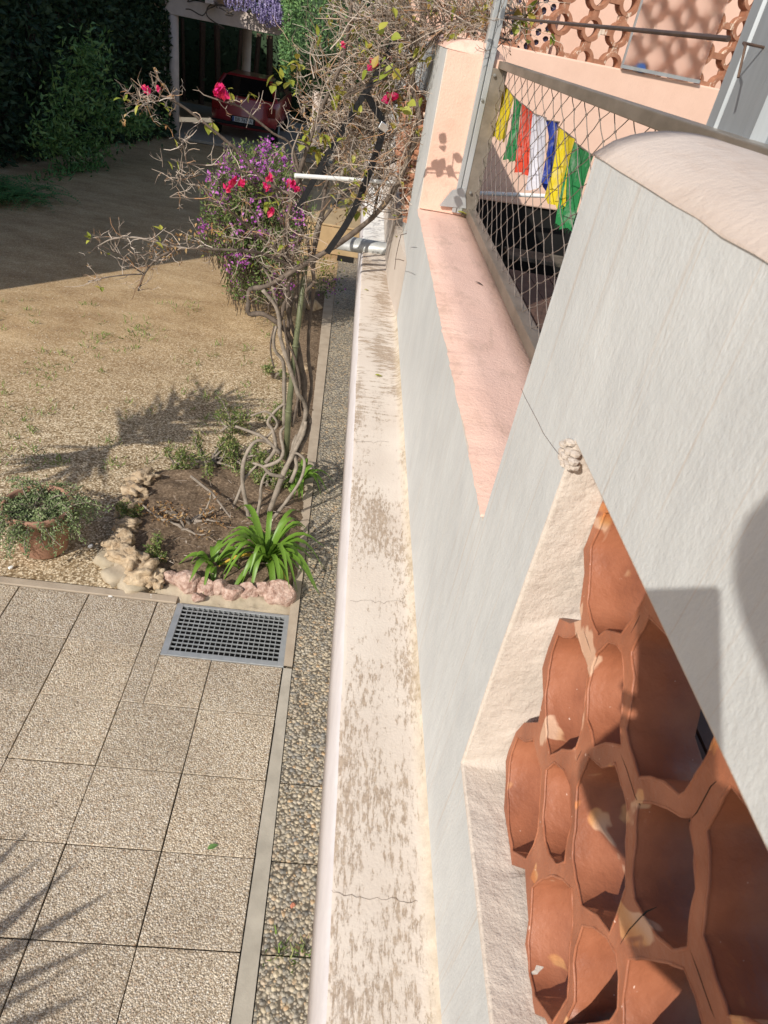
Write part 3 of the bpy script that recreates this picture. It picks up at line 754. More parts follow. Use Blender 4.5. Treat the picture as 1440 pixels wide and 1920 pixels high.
for i in range(-4, 12):
    for j in range(0, 4):
        cx = ox + i * PX + random.uniform(-.004, .004); cz = oz + j * PZ
        ring(cx, cz, .088, .060, .02, .125)
        b.box((cx - .026, .024, cz + .070), (cx + .026, .120, cz + PZ - .070))
        b.box((cx + .070, .024, cz - .022), (cx + PX - .070, .120, cz + .022))
o = b.build('ring_claustra', M['terra_far'], house)
bm = bmesh.new(); bm.from_mesh(o.data); bmesh.ops.recalc_face_normals(bm, faces=bm.faces); bm.to_mesh(o.data); bm.free()
# cream lattice with violet glass behind the claustra
def ell(cx, cz, a, c, n=14, rot=0): return [(cx + a*math.cos(2*math.pi*k/n + rot)*(1 + .1*math.sin(3*k)), cz + c*math.sin(2*math.pi*k/n + rot)) for k in range(n)]
hol = []
for i in range(9):
    for j in range(8):
        hol.append(ell(.10 + i * .09, 3.06 + j * .085 + (.043 if i % 2 else 0), .032, .032 if (i + j) % 2 else .024))
plate('glass_lattice', [(.03, 3.0), (.88, 3.0), (.88, 3.72), (.03, 3.72)], hol, .02, lambda c: Vector((c.x, 1.46 + c.z, c.y)), [M['pink_house']], house)
vg = simple('violet_glass', (.07, .06, .12), (.025, .03, .05), 20, .2, 0, 0)
b = MB(); b.box((.04, 1.475, 3.01), (.87, 1.49, 3.71)); b.build('violet_glass', vg, house)
b = MB(); b.tube([(1.175, -.02, 3.145), (1.175, .3, 3.15)], .034, 16); b.build('blue_pipe_end', simple('blue_plastic', (.05, .14, .40), (.03, .09, .28), 20, .5), house)
gp = thing('frosted_pane', 'frosted glass pane in a grey metal edge standing before the ring claustra', 'glass pane', loc=(1.087, 6.7, 0)); gp.rotation_euler = (0, 0, AH)
gm, nt, bb = new_mat('frosted_glass'); setc(nt, bb, (.96, .93, .92), .62, 0, .3); bb.inputs['Transmission Weight'].default_value = 1; bb.inputs['IOR'].default_value = 1.3
GX = (.985, 1.73)
b = MB(); b.box((GX[0] + .012, -.026, 3.145), (GX[1], -.020, 3.86)); b.build('pane', gm, gp)
b = MB(); b.box((GX[0], -.034, 3.118), (GX[1] + .01, -.012, 3.144)); b.box((GX[0], -.034, 3.145), (GX[0] + .011, -.012, 3.86)); b.build('edge_frame', M['steel'], gp)
wp = thing('white_rail', 'white tube running level at the foot of the pink house wall', 'pipe')
b = MB(); b.tube([ony(880, 361, 6.4), ony(1035, 368, 6.45)], .017, 12); b.build('tube', M['whitepipe'], wp)

# ================================================================== SMALL THINGS ON THE WALL
dp = thing('drain_pipe', 'stubby zinc drain pipe with a slanted mouth sticking out over the ledge', 'pipe')
cA = ony(738, 470, 4.62); b = MB(); r = .046; nn = 20; rings = []
L0 = (.295, 0); zc = cA.z - .004; yc = 4.62
for (x, k) in ((.30, 0), (-.005, 1)):
    base = len(b.v)
    for q in range(nn):
        t = 2 * math.pi * q / nn; dx = (-.045 * (1 - math.sin(t)) if k else 0)
        b.v.append((x + dx, yc + r * math.cos(t), zc + r * math.sin(t)))
    for q in range(nn):
        t = 2 * math.pi * q / nn; dx = (-.045 * (1 - math.sin(t)) if k else 0)
        b.v.append((x + dx, yc + (r - .003) * math.cos(t), zc + (r - .003) * math.sin(t)))
for q in range(nn):
    q2 = (q + 1) % nn
    b.f += [(q, q2, 2*nn + q2, 2*nn + q), (nn + q2, nn + q, 3*nn + q, 3*nn + q2), (2*nn + q, 2*nn + q2, 3*nn + q2, 3*nn + q)]; b.mi += [0] * 3
b.build('tube', M['pipe'], dp, True)
hk = thing('wire_hook', 'bent rusty wire hook on the wall plinth beside the drain pipe', 'hook')
b = MB(); b.tube([onx(u, v, .226) for u, v in ((762, 438), (752, 440), (748, 455), (743, 478), (740, 505))], .0016, 6); b.tube([onx(u, v, .222) for u, v in ((741, 486), (748, 486), (757, 489))], .0014, 6); b.build('wire', M['rust'], hk)
wh = thing('white_pole', 'white horizontal pole tied through the branches and reaching the wall', 'pole')
b = MB(); b.tube([ony(553, 329, 3.80), ony(640, 335, 3.9), ony(742, 343, 4.0)], .0105, 12); b.build('pole', M['whitepipe'], wh)
# ================================================================== PLANT MATERIALS
M['bark'] = simple('grey_brown_bark', (.175, .135, .105), (.075, .058, .045), 22, .85, 0, .7, 45, .008)
M['palebark'] = simple('pale_smooth_bark', (.33, .275, .22), (.17, .14, .11), 20, .8, 0, .5, 60, .004)
M['bamboo'] = simple('green_bamboo_cane', (.16, .17, .09), (.09, .095, .05), 12, .5)
M['twig'] = island('dry_twigs', [(0, (.16, .12, .09)), (.3, (.33, .265, .21)), (.65, (.46, .39, .32)), (.84, (.30, .19, .12)), (.95, (.38, .19, .08)), (1, (.55, .48, .41))], .8)
M['bleaf'] = island('yellow_green_leaves', [(0, (.20, .25, .03)), (.4, (.30, .33, .05)), (.75, (.42, .40, .07)), (1, (.38, .24, .06))], .5, .3)
M['deadleaf'] = island('dry_brown_leaves', [(0, (.22, .11, .04)), (.5, (.36, .20, .08)), (1, (.48, .33, .16))], .7, .2)
M['bract'] = island('pink_papery_bracts', [(0, (.62, .02, .10)), (.5, (.75, .035, .17)), (.8, (.70, .03, .30)), (1, (.80, .10, .10))], .5, .35)
M['strap'] = island('strappy_green_leaves', [(0, (.07, .15, .02)), (.4, (.12, .24, .03)), (.8, (.20, .33, .04)), (.93, (.26, .36, .06)), (1, (.62, .38, .05))], .42, .3, .45)
M['succ'] = island('small_fleshy_leaves', [(0, (.08, .13, .03)), (.4, (.15, .20, .05)), (.7, (.24, .27, .09)), (.88, (.33, .28, .14)), (1, (.38, .29, .17))], .55, .15)
M['potleaf'] = island('grey_green_trailing_leaves', [(0, (.09, .13, .05)), (.4, (.17, .23, .09)), (.8, (.27, .33, .15)), (1, (.38, .42, .24))], .6, .15)
M['shrubleaf'] = island('mid_green_shrub_leaves', [(0, (.07, .12, .035)), (.5, (.13, .19, .05)), (.85, (.20, .24, .08)), (1, (.30, .23, .12))], .6, .2)
M['purple'] = island('purple_petals', [(0, (.36, .06, .36)), (.5, (.52, .13, .50)), (1, (.64, .26, .62))], .6, .3)
M['cypress'] = island('clipped_cypress_sprays', [(0, (.09, .18, .07)), (.5, (.15, .28, .10)), (1, (.23, .38, .13))], .7, .15)
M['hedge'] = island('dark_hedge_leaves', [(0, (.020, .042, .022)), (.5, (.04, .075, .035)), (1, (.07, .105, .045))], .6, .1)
M['laurel'] = island('laurel_leaves', [(0, (.06, .14, .045)), (.5, (.12, .24, .07)), (1, (.24, .36, .11))], .4, .15, .45)
M['fern'] = island('fern_leaves', [(0, (.06, .16, .05)), (1, (.13, .27, .08))], .6, .2)
M['wist'] = island('wisteria_petals', [(0, (.26, .20, .42)), (.5, (.42, .36, .60)), (1, (.64, .58, .76))], .7, .3)
M['grass'] = island('short_grass', [(0, (.10, .17, .03)), (.7, (.19, .28, .06)), (1, (.36, .34, .15))], .7, .2)
M['palmleaf'] = island('palm_leaflets', [(0, (.06, .11, .03)), (1, (.13, .18, .06))], .5, .1)

def curvy(pts, sub=5):
    """Catmull-Rom through points"""
    P = [Vector(p) for p in pts]; P = [P[0]*2 - P[1]] + P + [P[-1]*2 - P[-2]]; out_ = []
    for i in range(1, len(P) - 2):
        for k in range(sub):
            t = k / sub; a, b_, c, d = P[i-1], P[i], P[i+1], P[i+2]
            out_.append(.5 * ((2*b_) + (c - a)*t + (2*a - 5*b_ + 4*c - d)*t*t + (3*b_ - a - 3*c + d)*t**3))
    out_.append(P[-2]); return out_
def lerp_r(n, r0, r1): return [r0 + (r1 - r0) * i / max(1, n - 1) for i in range(n)]
def knob(r): return [x * random.uniform(.86, 1.18) for x in r]

# ================================================================== BOUGAINVILLEA
random.seed(21)
bou = thing('bougainvillea', 'big half-bare thorny bougainvillea with twisted trunks and a few pink bracts', 'shrub')
STEMS = [  # (image polyline with distance y), r0, r1
 ([(531,889,4.18),(552,837,4.25),(566,804,4.3),(573,771,4.32),(568,752,4.3),(559,738,4.26),(545,695,4.22),(526,634,4.2),(524,601,4.2),(516,573,4.18),(493,544,4.15)], .021, .014),
 ([(545,880,4.25),(564,837,4.3),(576,813,4.34),(580,785,4.36),(568,762,4.36),(573,724,4.36),(566,686,4.34),(559,648,4.3),(547,610,4.28),(540,577,4.26),(540,521,4.24),(533,469,4.2),(540,412,4.2)], .020, .014),
 ([(560,838,4.4),(578,762,4.42),(584,719,4.42),(578,667,4.42),(580,610,4.42),(587,554,4.42),(588,506,4.42),(590,440,4.4)], .015, .012),
 ([(572,760,4.33),(566,705,4.33),(549,643,4.28),(526,610,4.24),(493,589,4.22),(467,588,4.2),(466,566,4.2),(469,543,4.2),(498,537,4.18),(540,514,4.16),(592,483,4.14),(639,454,4.1),(698,408,4.02),(738,358,3.95),(764,300,3.9),(786,235,3.9),(778,180,3.95),(772,120,4.0),(786,55,4.0),(806,-10,4.0)], .019, .016),
 ([(533,800,4.3),(533,743,4.3),(533,705,4.3),(530,676,4.28),(516,658,4.26),(513,634,4.24),(518,612,4.22)], .018, .011),
 ([(514,690,4.26),(508,665,4.26),(508,640,4.24),(514,612,4.22)], .007, .006),
 ([(545,700,4.34),(540,650,4.34),(545,573,4.3),(564,554,4.28),(587,530,4.26),(584,497,4.25),(575,440,4.2)], .015, .011),
 ([(526,600,4.22),(533,570,4.2),(540,554,4.2),(542,516,4.18),(552,470,4.16),(566,430,4.1)], .014, .010),
 ([(519,575,4.2),(512,544,4.18),(505,520,4.16),(492,500,4.14)], .011, .008),
 ([(562,780,4.36),(556,720,4.36),(551,660,4.36),(560,610,4.34),(556,560,4.3),(560,510,4.28)], .015, .010),
 ([(548,800,4.26),(556,760,4.26),(562,718,4.26),(552,670,4.24),(538,640,4.22),(532,600,4.2)], .012, .009),
 ([(545,505,4.2),(536,440,4.15),(545,385,4.1),(560,330,4.05),(576,280,4.0),(600,210,4.0),(640,120,4.0),(655,40,4.0),(662,-30,4.0)], .017, .008),
 ([(590,445,4.25),(612,380,4.25),(640,330,4.2),(668,260,4.2),(690,180,4.2),(720,90,4.2),(738,-20,4.2)], .016, .008),
 ([(583,500,4.25),(600,420,4.3),(615,335,4.35),(655,250,4.35),(700,200,4.3),(745,192,4.2),(785,175,4.1)], .014, .008),
 ([(700,405,4.05),(712,345,4.1),(722,290,4.15),(740,250,4.15),(772,230,4.1)], .009, .006),
 ([(600,420,4.2),(640,370,4.3),(690,330,4.4),(745,300,4.4)], .010, .005),
 ([(560,330,4.05),(548,290,4.0),(560,250,4.0)], .008, .004),
 ([(560,370,4.1),(499,342,4.05),(450,287,4.0),(407,250,3.95),(360,212,3.9),(322,187,3.85),(303,180,3.85)], .011, .006),
 ([(575,400,4.1),(550,281,4.05),(512,250,4.0),(475,220,3.95),(450,200,3.95),(417,190,3.9),(388,180,3.9)], .009, .004),
 ([(560,505,4.2),(500,478,4.1),(455,470,4.0),(412,468,3.95),(355,466,3.9),(312,475,3.85),(287,492,3.85),(270,515,3.85),(259,545,3.85)], .012, .006),
 ([(355,466,3.9),(302,459,3.85),(265,447,3.8),(230,445,3.8),(205,450,3.8),(183,462,3.8)], .008, .004),
 ([(270,514,3.85),(245,497,3.8),(228,480,3.8),(205,468,3.75)], .005, .003),
 ([(270,514,3.85),(240,515,3.8),(200,520,3.75),(165,528,3.75)], .005, .003),
 ([(480,350,4.05),(440,312,4.0),(385,310,3.95),(350,306,3.9),(320,298,3.9)], .007, .003),
 ([(400,380,4.0),(378,350,3.95),(352,345,3.95),(330,330,3.9)], .006, .003),
 ([(350,306,3.9),(344,275,3.9),(335,258,3.9)], .004, .003),
 ([(520,470,4.15),(470,430,4.1),(430,395,4.0),(390,375,3.95),(355,372,3.9),(318,370,3.9)], .009, .003),
 ([(535,490,4.2),(500,440,4.1),(475,400,4.1),(455,370,4.0)], .010, .005),
 ([(786,60,4.0),(830,60,3.9),(880,22,3.8),(925,18,3.6),(985,30,3.4)], .011, .006),
 ([(772,130,4.0),(800,90,3.9),(850,40,3.7),(900,55,3.55),(950,75,3.4)], .009, .005),
 ([(655,40,4.0),(700,30,3.9),(760,25,3.8),(820,20,3.7)], .008, .005),
]
crown_pts = []
for i, (pl, r0, r1) in enumerate(STEMS):
    pts = curvy([ony(u, v, y) for u, v, y in pl], 4); r = knob(lerp_r(len(pts), r0 * .84, r1 * .84))
    b = MB(); b.tube(pts, r, 8 if r0 > .009 else 6); b.build('stem', M['bark'] if i % 4 else M['palebark'], bou, True)
    low_ = min(v for u, v, y in pl) > 380 and max(u for u, v, y in pl) > 300
    tipu = pl[-1][0]; kind_ = 's' if tipu < 400 or r0 < .0105 and tipu < 480 else ('w' if i == 3 else 'c')
    if i >= 11 or i == 3: crown_pts += [(p, kind_) for p in pts if p.z > 1.75 or kind_ == 's']
for pl, rr in (([(467,975,4.02),(462,946,4.04),(455,908,4.06),(457,865,4.1),(474,832,4.15),(492,826,4.18),(514,838,4.22),(538,852,4.25)], .016), ([(479,985,4.0),(488,936,4.05),(489,915,4.06),(496,892,4.1),(510,880,4.15)], .013), ([(512,972,4.02),(540,936,4.06),(564,899,4.12),(571,865,4.18),(559,851,4.2),(545,850,4.22)], .014),
           ([(531,894,4.15),(507,889,4.12),(493,875,4.12),(474,868,4.14)], .015), ([(493,876,4.12),(521,865,4.14),(531,847,4.18),(526,813,4.22),(534,800,4.26),(546,788,4.3)], .014), ([(526,851,4.2),(498,823,4.2),(479,813,4.2),(441,799,4.2)], .015), ([(505,960,4.1),(531,889,4.16),(550,850,4.22),(568,813,4.28),(573,790,4.3)], .022),
           ([(498,868,4.16),(516,842,4.2),(512,809,4.24),(502,790,4.26),(521,766,4.28),(536,757,4.3),(550,757,4.3)], .014), ([(440,945,4.05),(452,915,4.08),(458,900,4.1),(470,884,4.12),(484,870,4.14)], .013), ([(500,820,4.24),(520,795,4.26),(500,772,4.26),(470,780,4.24)], .010), ([(545,905,4.14),(556,872,4.2),(548,840,4.24),(556,815,4.28)], .016)):
    pts = curvy([ony(u, v, y) for u, v, y in pl], 4); b = MB(); b.tube(pts, knob(lerp_r(len(pts), rr, rr * .55)), 8); b.build('stem', M['palebark'], bou, True)
pole = thing('bamboo_stake', 'greenish bamboo stake standing among the bougainvillea trunks', 'stake')
b = MB(); P = [ony(u, v, y) for u, v, y in ((536, 860, 4.24), (541, 770, 4.24), (554, 648, 4.26), (575, 480, 4.28))]; b.tube(P, [.023, .021, .018, .016], 10)
for p in P[1:3]: b.tube([p - Vector((0, 0, .006)), p + Vector((0, 0, .006))], .025, 10)
b.build('cane', M['bamboo'], pole, True)

tw = MB(); lf = MB(); dl = MB()
def near_ray(p):
    for q in (Vector((-.02, 4.62, 1.95)), Vector((.10, 4.62, 1.95)), Vector((.22, 4.62, 1.95))):
        w = p - q; t = w.dot(SUN)
        if t < 0 and (w - SUN * t).length < .11: return True
    return False
def twig(p, d, L, r, lvl):
    if near_ray(p) or near_ray(p + d * L * .6) or (p.x > -.22 and p.z < 2.22): return
    n = 3 if lvl else 4; pts = [p]; dd = d.copy()
    for k in range(n):
        dd = (dd + rdir() * (.55 if lvl else .35) + Vector((0, 0, .06))).normalized(); pts.append(pts[-1] + dd * L / n)
    tw.tube(pts, lerp_r(n + 1, r, r * .45), 3, False)
    for k in range(1, n):            # thorns
        if random.random() < .5:
            t = rdir(); tw.tube([pts[k], pts[k] + t * random.uniform(.015, .035)], [r * .6, .0006], 3, False)
    if lvl < 2:
        for k in range(random.randint(2, 4) if lvl == 0 else random.randint(0, 2)):
            q = random.randint(1, n); twig(pts[q], (dd + rdir() * .95).normalized(), L * random.uniform(.3, .6), r * .62, lvl + 1)
    e = pts[-1]; rr = random.random()
    if rr < .045:
        for k in range(random.randint(1, 3)): lf.fineleaf(e + rv(.01), rdir(), Vector((0, 0, 1)), random.uniform(.025, .05), random.uniform(.016, .030))
    elif rr < .14:
        for k in range(random.randint(1, 3)): dl.leaf(e + rv(.008), rdir(), Vector((0, 0, 1)), random.uniform(.012, .026), random.uniform(.008, .014), .6)
SP = []
for p, i in crown_pts:
    sparse = i == 's'
    k = (1 if random.random() < .8 else 2) if sparse else 4
    if i == 'w' and p.x > .1: k = 2
    if p.z > 2.55 and p.x < -.10 and not sparse: k = 1 if random.random() < .7 else 0
    for q in range(k):
        if sparse and random.random() < .3: continue
        d = rdir(); d.z = d.z * .8 + .15; d.normalize()
        if p.x > .12: d.x = -abs(d.x)
        twig(p, d, random.uniform(.07, .17) if sparse else random.uniform(.14, .36), .0026 if sparse else .0030, 1 if sparse else 0)
# tangle filling the crown between the stems
for q in range(290):
    u = random.gauss(675, 66); v = random.uniform(-30, 380); y = random.uniform(3.85, 4.75)
    if u < 545 + max(0, 170 - v) * .55 or u > 785 - v * .12: continue
    twig(ony(u, v, y), rdir(), random.uniform(.15, .36), .0028, 0)
for (cx, cy, sx, sy, n_, y) in ((265, 185, 40, 26, 34, 3.85), (430, 455, 60, 26, 24, 4.0), (330, 340, 22, 22, 9, 3.9), (310, 470, 40, 14, 12, 3.85), (900, 30, 55, 22, 46, 3.65), (975, 40, 18, 16, 26, 3.45), (500, 235, 35, 25, 22, 3.95), (600, 230, 40, 40, 30, 4.0)):
    for q in range(n_): twig(ony(random.gauss(cx, sx*.6), random.gauss(cy, sy*.6), y + random.uniform(-.15, .15)), rdir(), random.uniform(.05, .15), .0023, 1)
for (cx, cy, y, n_) in ((520, 145, 3.9, 10), (655, 385, 4.1, 10), (570, 270, 4.0, 6), (600, 250, 4.0, 6), (590, 280, 4.0, 8), (735, 170, 4.0, 10), (760, 120, 4.0, 10), (700, 100, 4.0, 9), (325, 300, 3.9, 2), (385, 235, 3.95, 4), (795, 95, 3.9, 8), (905, 30, 3.6, 14), (985, 45, 3.4, 10), (860, 55, 3.7, 8), (770, 200, 4.0, 8), (505, 375, 4.1, 6), (640, 180, 4.0, 8), (680, 60, 4.0, 10), (560, 120, 3.95, 6)):
    for q in range(n_): lf.fineleaf(ony(cx + random.gauss(0, 9), cy + random.gauss(0, 9), y), rdir(), Vector((0, 0, 1)), random.uniform(.045, .075), random.uniform(.028, .045))
for (cx, cy, y, n_) in ((300, 470, 3.85, 26), (330, 455, 3.88, 22), (375, 440, 3.9, 18), (585, 265, 4.0, 22), (600, 215, 4.0, 18), (640, 395, 4.2, 18), (395, 425, 3.95, 10)):
    for q in range(n_): dl.leaf(ony(cx + random.gauss(0, 14), cy + random.gauss(0, 10), y), rdir(), Vector((0, 0, 1)), random.uniform(.02, .035), random.uniform(.010, .018), .6)
o = tw.build('twigs', M['twig'], bou); o['kind'] = 'stuff'
o = lf.build('leaves', M['bleaf'], bou); o['kind'] = 'stuff'
o = dl.build('dry_leaves', M['deadleaf'], bou); o['kind'] = 'stuff'
for (u, v, y, s) in ((412, 164, 3.88, 1.1), (420, 176, 3.88, 1), (408, 176, 3.88, .9), (274, 167, 3.85, .9), (298, 166, 3.85, .6), (436, 338, 3.9, 1.1), (455, 343, 3.9, 1), (425, 353, 3.9, 1), (505, 336, 4.0, .9), (500, 350, 4.0, .7), (545, 342, 4.05, .9), (508, 397, 4.05, 1), (697, 122, 3.95, 1.1), (733, 185, 3.95, 1.3), (645, 84, 3.95, .6), (733, 105, 4.0, .7), (707, 283, 4.0, .7), (555, 355, 4.05, .8), (750, 105, 4.0, .5)):
    b = MB(); c = ony(u, v, y)
    for k in range(9): b.fineleaf(c + rv(.006), rdir(), rdir(), .030 * s * random.uniform(.8, 1.2), .032 * s, .3)
    b.build('bract', M['bract'], bou)

b = MB(); q0 = ony(838, 318, 3.30) - SUN * .62  # added leaves, placed up-sun to throw leaf shade on the pier end
for k in range(12):
    p = q0 + Vector((random.gauss(0, .05), random.gauss(0, .02), random.gauss(0, .06))); b.fineleaf(p, rdir(), SUN * -1, .042, .032, .1)
b2 = MB()
for k in range(3): b2.tube([q0 + Vector((-.16, .1, -.12)), q0 + rv(.03), q0 + Vector((random.uniform(-.06, .08), 0, random.uniform(-.04, .12)))], .0028, 4)
o = b2.build('thin_stems', M['bark'], bou); o['kind'] = 'stuff'
o = b.build('leafy_twig', M['bleaf'], bou); o['kind'] = 'stuff'
# black straps tying the branches
for lab, P, yy, w in (('long black webbing strap with a shiny buckle tying the bougainvillea', [(688, 176), (700, 200), (718, 238), (692, 325), (655, 410), (613, 474)], 3.82, .034),
                      ('black webbing strap running behind the buckled one through the branches', [(748, 58), (714, 126), (664, 208), (600, 317), (556, 396)], 3.92, .03)):
    st_ = thing('tie_strap', lab, 'strap', 'black straps holding the bougainvillea')
    pts = curvy([ony(u, v, yy + .02 * k) for k, (u, v) in enumerate(P)], 5); b = MB(); side = Vector((.8, -.3, .35)).normalized()
    for k in range(len(pts) - 1):
        d = (pts[k+1] - pts[k]).normalized(); s0 = d.cross(Vector((.2, -.85, .4))).normalized() * w * .5; nn_ = d.cross(s0).normalized() * .002
        b.face([pts[k] - s0 - nn_, pts[k] + s0 - nn_, pts[k+1] + s0 - nn_, pts[k+1] - s0 - nn_]); b.face([pts[k] - s0 + nn_, pts[k+1] - s0 + nn_, pts[k+1] + s0 + nn_, pts[k] + s0 + nn_])
    b.build('webbing', M['black'], st_)
    if 'buckle' in lab:
        c = ony(719, 238, yy - .0); b = MB(); b.box((-.022, -.008, -.018), (.022, .008, .018), Matrix.Rotation(.4, 3, 'Y'), c); b.build('buckle', M['chrome'], st_, False, .004)

# ================================================================== BED: SOIL, STONES, PLANTS
def inside(p, poly):
    r = False; n = len(poly)
    for k in range(n):
        a, c = poly[k], poly[(k+1) % n]
        if (a[1] > p[1]) != (c[1] > p[1]) and p[0] < (c[0]-a[0])*(p[1]-a[1])/(c[1]-a[1]) + a[0]: r = not r
    return r
def patch(name, poly_img, mat, h, step=.035, seed=0):
    poly = [tuple(onz(u, v)[:2]) for u, v in poly_img]
    xs_ = [p[0] for p in poly]; ys_ = [p[1] for p in poly]; b = MB(); nxx = int((max(xs_)-min(xs_))/step)+2; nyy = int((max(ys_)-min(ys_))/step)+2
    def dist(p):
        d = 9
        for k in range(len(poly)):
            a = Vector(poly[k]); c = Vector(poly[(k+1) % len(poly)]); t = max(0, min(1, (Vector(p)-a).dot(c-a)/((c-a).length_squared))); d = min(d, (Vector(p)-(a+(c-a)*t)).length)
        return d
    G = {}
    for i in range(nxx):
        for j in range(nyy):
            p = (min(xs_) + i*step, min(ys_) + j*step)
            if inside(p, poly):
                d = dist(p); G[i, j] = (p[0], p[1], -.01 + h * min(1, d / .12) + .03 * noise.noise((p[0]*9, p[1]*9, seed)) * min(1, d/.08) + .016 * noise.noise((p[0]*34, p[1]*34, seed)))
    for (i, j) in G:
        if all(q in G for q in ((i+1, j), (i+1, j+1), (i, j+1))): b.face([G[i, j], G[i+1, j], G[i+1, j+1], G[i, j+1]])
    o = b.build(name, mat, None, True)
    bm = bmesh.new(); bm.from_mesh(o.data); bmesh.ops.remove_doubles(bm, verts=bm.verts, dist=1e-5); bm.to_mesh(o.data); bm.free()
    return o
struct(patch('bed_soil', [(205, 1025), (262, 905), (290, 880), (440, 868), (505, 850), (592, 850), (586, 905), (572, 1090), (545, 1125), (330, 1100), (262, 1085)], M['soil'], .06))
struct(patch('bed_soil', [(500, 850), (592, 850), (607, 700), (622, 545), (575, 545), (555, 640), (530, 760)], M['soil'], .03, .05, 4))
def rock(b, c, sx, sy, sz, seed, rough=.3, n=2):
    bm = bmesh.new(); bmesh.ops.create_icosphere(bm, subdivisions=n + 1, radius=1)
    base = len(b.v); rot = Matrix.Rotation(seed * 1.3, 3, 'Z')
    for v in bm.verts:
        p = v.co.copy(); m = max(abs(p.x), abs(p.y), abs(p.z)); p = p.lerp(p / m * .82, .55)
        d = 1 + rough * noise.noise(v.co * 1.6 + Vector((seed * 3.1, 0, 0))) + rough * .5 * noise.noise(v.co * 4 + Vector((0, seed, 0)))
        p = rot @ Vector((p.x * sx * d, p.y * sy * d, p.z * sz * d)); b.v.append(tuple(p + c))
    for f in bm.faces: b.f.append(tuple(base + v.index for v in f.verts)); b.mi.append(0)
    bm.free()
sb = thing('stone_border', 'low mortared border of pink stones along the near edge of the planting bed', 'stone border')
def hardrock(b, c, sx, sy, sz, seed, npl=8):
    """rock with broken flat faces"""
    rnd = random.Random(seed); pl_ = []
    for k in range(npl):
        while True:
            n_ = Vector((rnd.uniform(-1, 1), rnd.uniform(-1, 1), rnd.uniform(-1, 1)))
            if .2 < n_.length < 1: break
        pl_.append((n_.normalized(), rnd.uniform(.62, .95)))
    bm = bmesh.new(); bmesh.ops.create_icosphere(bm, subdivisions=4, radius=1); base = len(b.v)
    for v in bm.verts:
        d = v.co.normalized(); t = min([h_ / d.dot(n_) for n_, h_ in pl_ if d.dot(n_) > .05] + [1.1]); t *= 1 + .035 * noise.noise(d * 5 + Vector((seed, 0, 0))) + .02 * noise.noise(d * 14)
        b.v.append((c.x + d.x * t * sx, c.y + d.y * t * sy, c.z + d.z * t * sz))
    for f in bm.faces: b.f.append(tuple(base + v.index for v in f.verts)); b.mi.append(0)
    bm.free()
mo = patch('mortar', [(278, 1096), (300, 1082), (420, 1090), (548, 1108), (562, 1135), (545, 1160), (440, 1150), (338, 1136), (296, 1118)], M['mortar'], .05, .018, 8); mo.parent = sb
for k, (u, v, s) in enumerate(((352, 1092, .085), (385, 1098, .075), (412, 1100, .06), (438, 1108, .065), (465, 1106, .06), (490, 1104, .07), (522, 1112, .095), (372, 1118, .035), (320, 1082, .05))):
    b = MB(); hardrock(b, onz(u, v + 3, .05), s * 1.1, s * .8, s * 1.05, k + 23); b.build('stone', M['rock_pink'], sb, False)
sb2 = thing('rock_border', 'rough ochre tufa rocks mortared along the left end of the planting bed', 'rock border')
b = MB()
for k, (u, v) in enumerate(((205, 1050), (225, 1078), (250, 1098), (240, 1070))): rock(b, onz(u, v) + Vector((0, 0, .005)), .11, .09, .05, k + 60, .3)
b.build('mortar', M['mortar'], sb2, True)
for k, (u, v, s) in enumerate(((222, 1022, .085), (245, 1050, .085), (272, 1075, .08), (290, 1085, .06), (235, 985, .06), (240, 950, .07), (253, 922, .065), (266, 898, .075))):
    b = MB(); rock(b, onz(u, v, .06), s * 1.3, s * .95, s * (.85 if k < 3 else .7), k + 13, .8, 3); b.build('stone', M['rock_tan'], sb2, True)
for k, (u, v, s, lab) in enumerate(((590, 575, .10, 'orange-brown stone at the corner of the far bed strip beside the path'), (572, 690, .07, 'smaller tan stone lying in the narrow bed strip behind the trunks'))):
    b = MB(); hardrock(b, onz(u, v, .04), s, s, s * .8, k + 90); tag(b.build('bed_stone', M['rock_tan'], None, True), lab, 'stone')

def strap_leaf(b, p, az, L, W, rise, droop):
    d = Vector((math.cos(az), math.sin(az), 0)); s = Vector((-d.y, d.x, 0)); n = 8; rows = []
    for k in range(n + 1):
        t = k / n; q = p + d * (L * (.15 * t + .85 * t ** 1.25)) + Vector((0, 0, rise * math.sin(min(1, t * 1.15) * math.pi * .62) - droop * t ** 2.6))
        w = W * (.55 + .45 * math.sin(math.pi * min(1, t * .9 + .12))) * (1 - t ** 5)
        rows.append((q + s * w * .5 + Vector((0, 0, w * .22)), q, q - s * w * .5 + Vector((0, 0, w * .22))))
    base = len(b.v)
    for r in rows: b.v += [tuple(x) for x in r]
    for k in range(n):
        for e in (0, 1): b.f.append((base + k*3 + e, base + k*3 + e + 1, base + k*3 + e + 4, base + k*3 + e + 3)); b.mi.append(0)
random.seed(5)
for lab, u, v, n_, L, nm in (('big clump of strappy green agapanthus with two yellowing leaves at the bed corner', 498, 1052, 50, .44, 'big'), ('small strappy agapanthus clump left of the big one in the bed', 400, 1060, 13, .28, 's'), ('dark strappy agapanthus clump behind the trunk foot beside the path', 560, 905, 20, .30, 'd')):
    a = thing('agapanthus', lab, 'plant', 'agapanthus clumps in the bed'); c = onz(u, v, .05)
    for k in range(n_):
        az = 2 * math.pi * k / n_ * 1.618 * 2 + random.uniform(-.3, .3); b = MB(); l = L * random.uniform(.65, 1.12)
        strap_leaf(b, c + Vector((math.cos(az) * .02, math.sin(az) * .02, 0)), az, l * random.uniform(.6, 1), random.uniform(.028, .046), l * random.uniform(.2, .8), l * random.uniform(.25, .8))
        b.build('leaf', M['strap'], a, True)
yl = island('yellowing_leaf', [(0, (.60, .36, .05)), (1, (.66, .46, .08))], .5, .25)
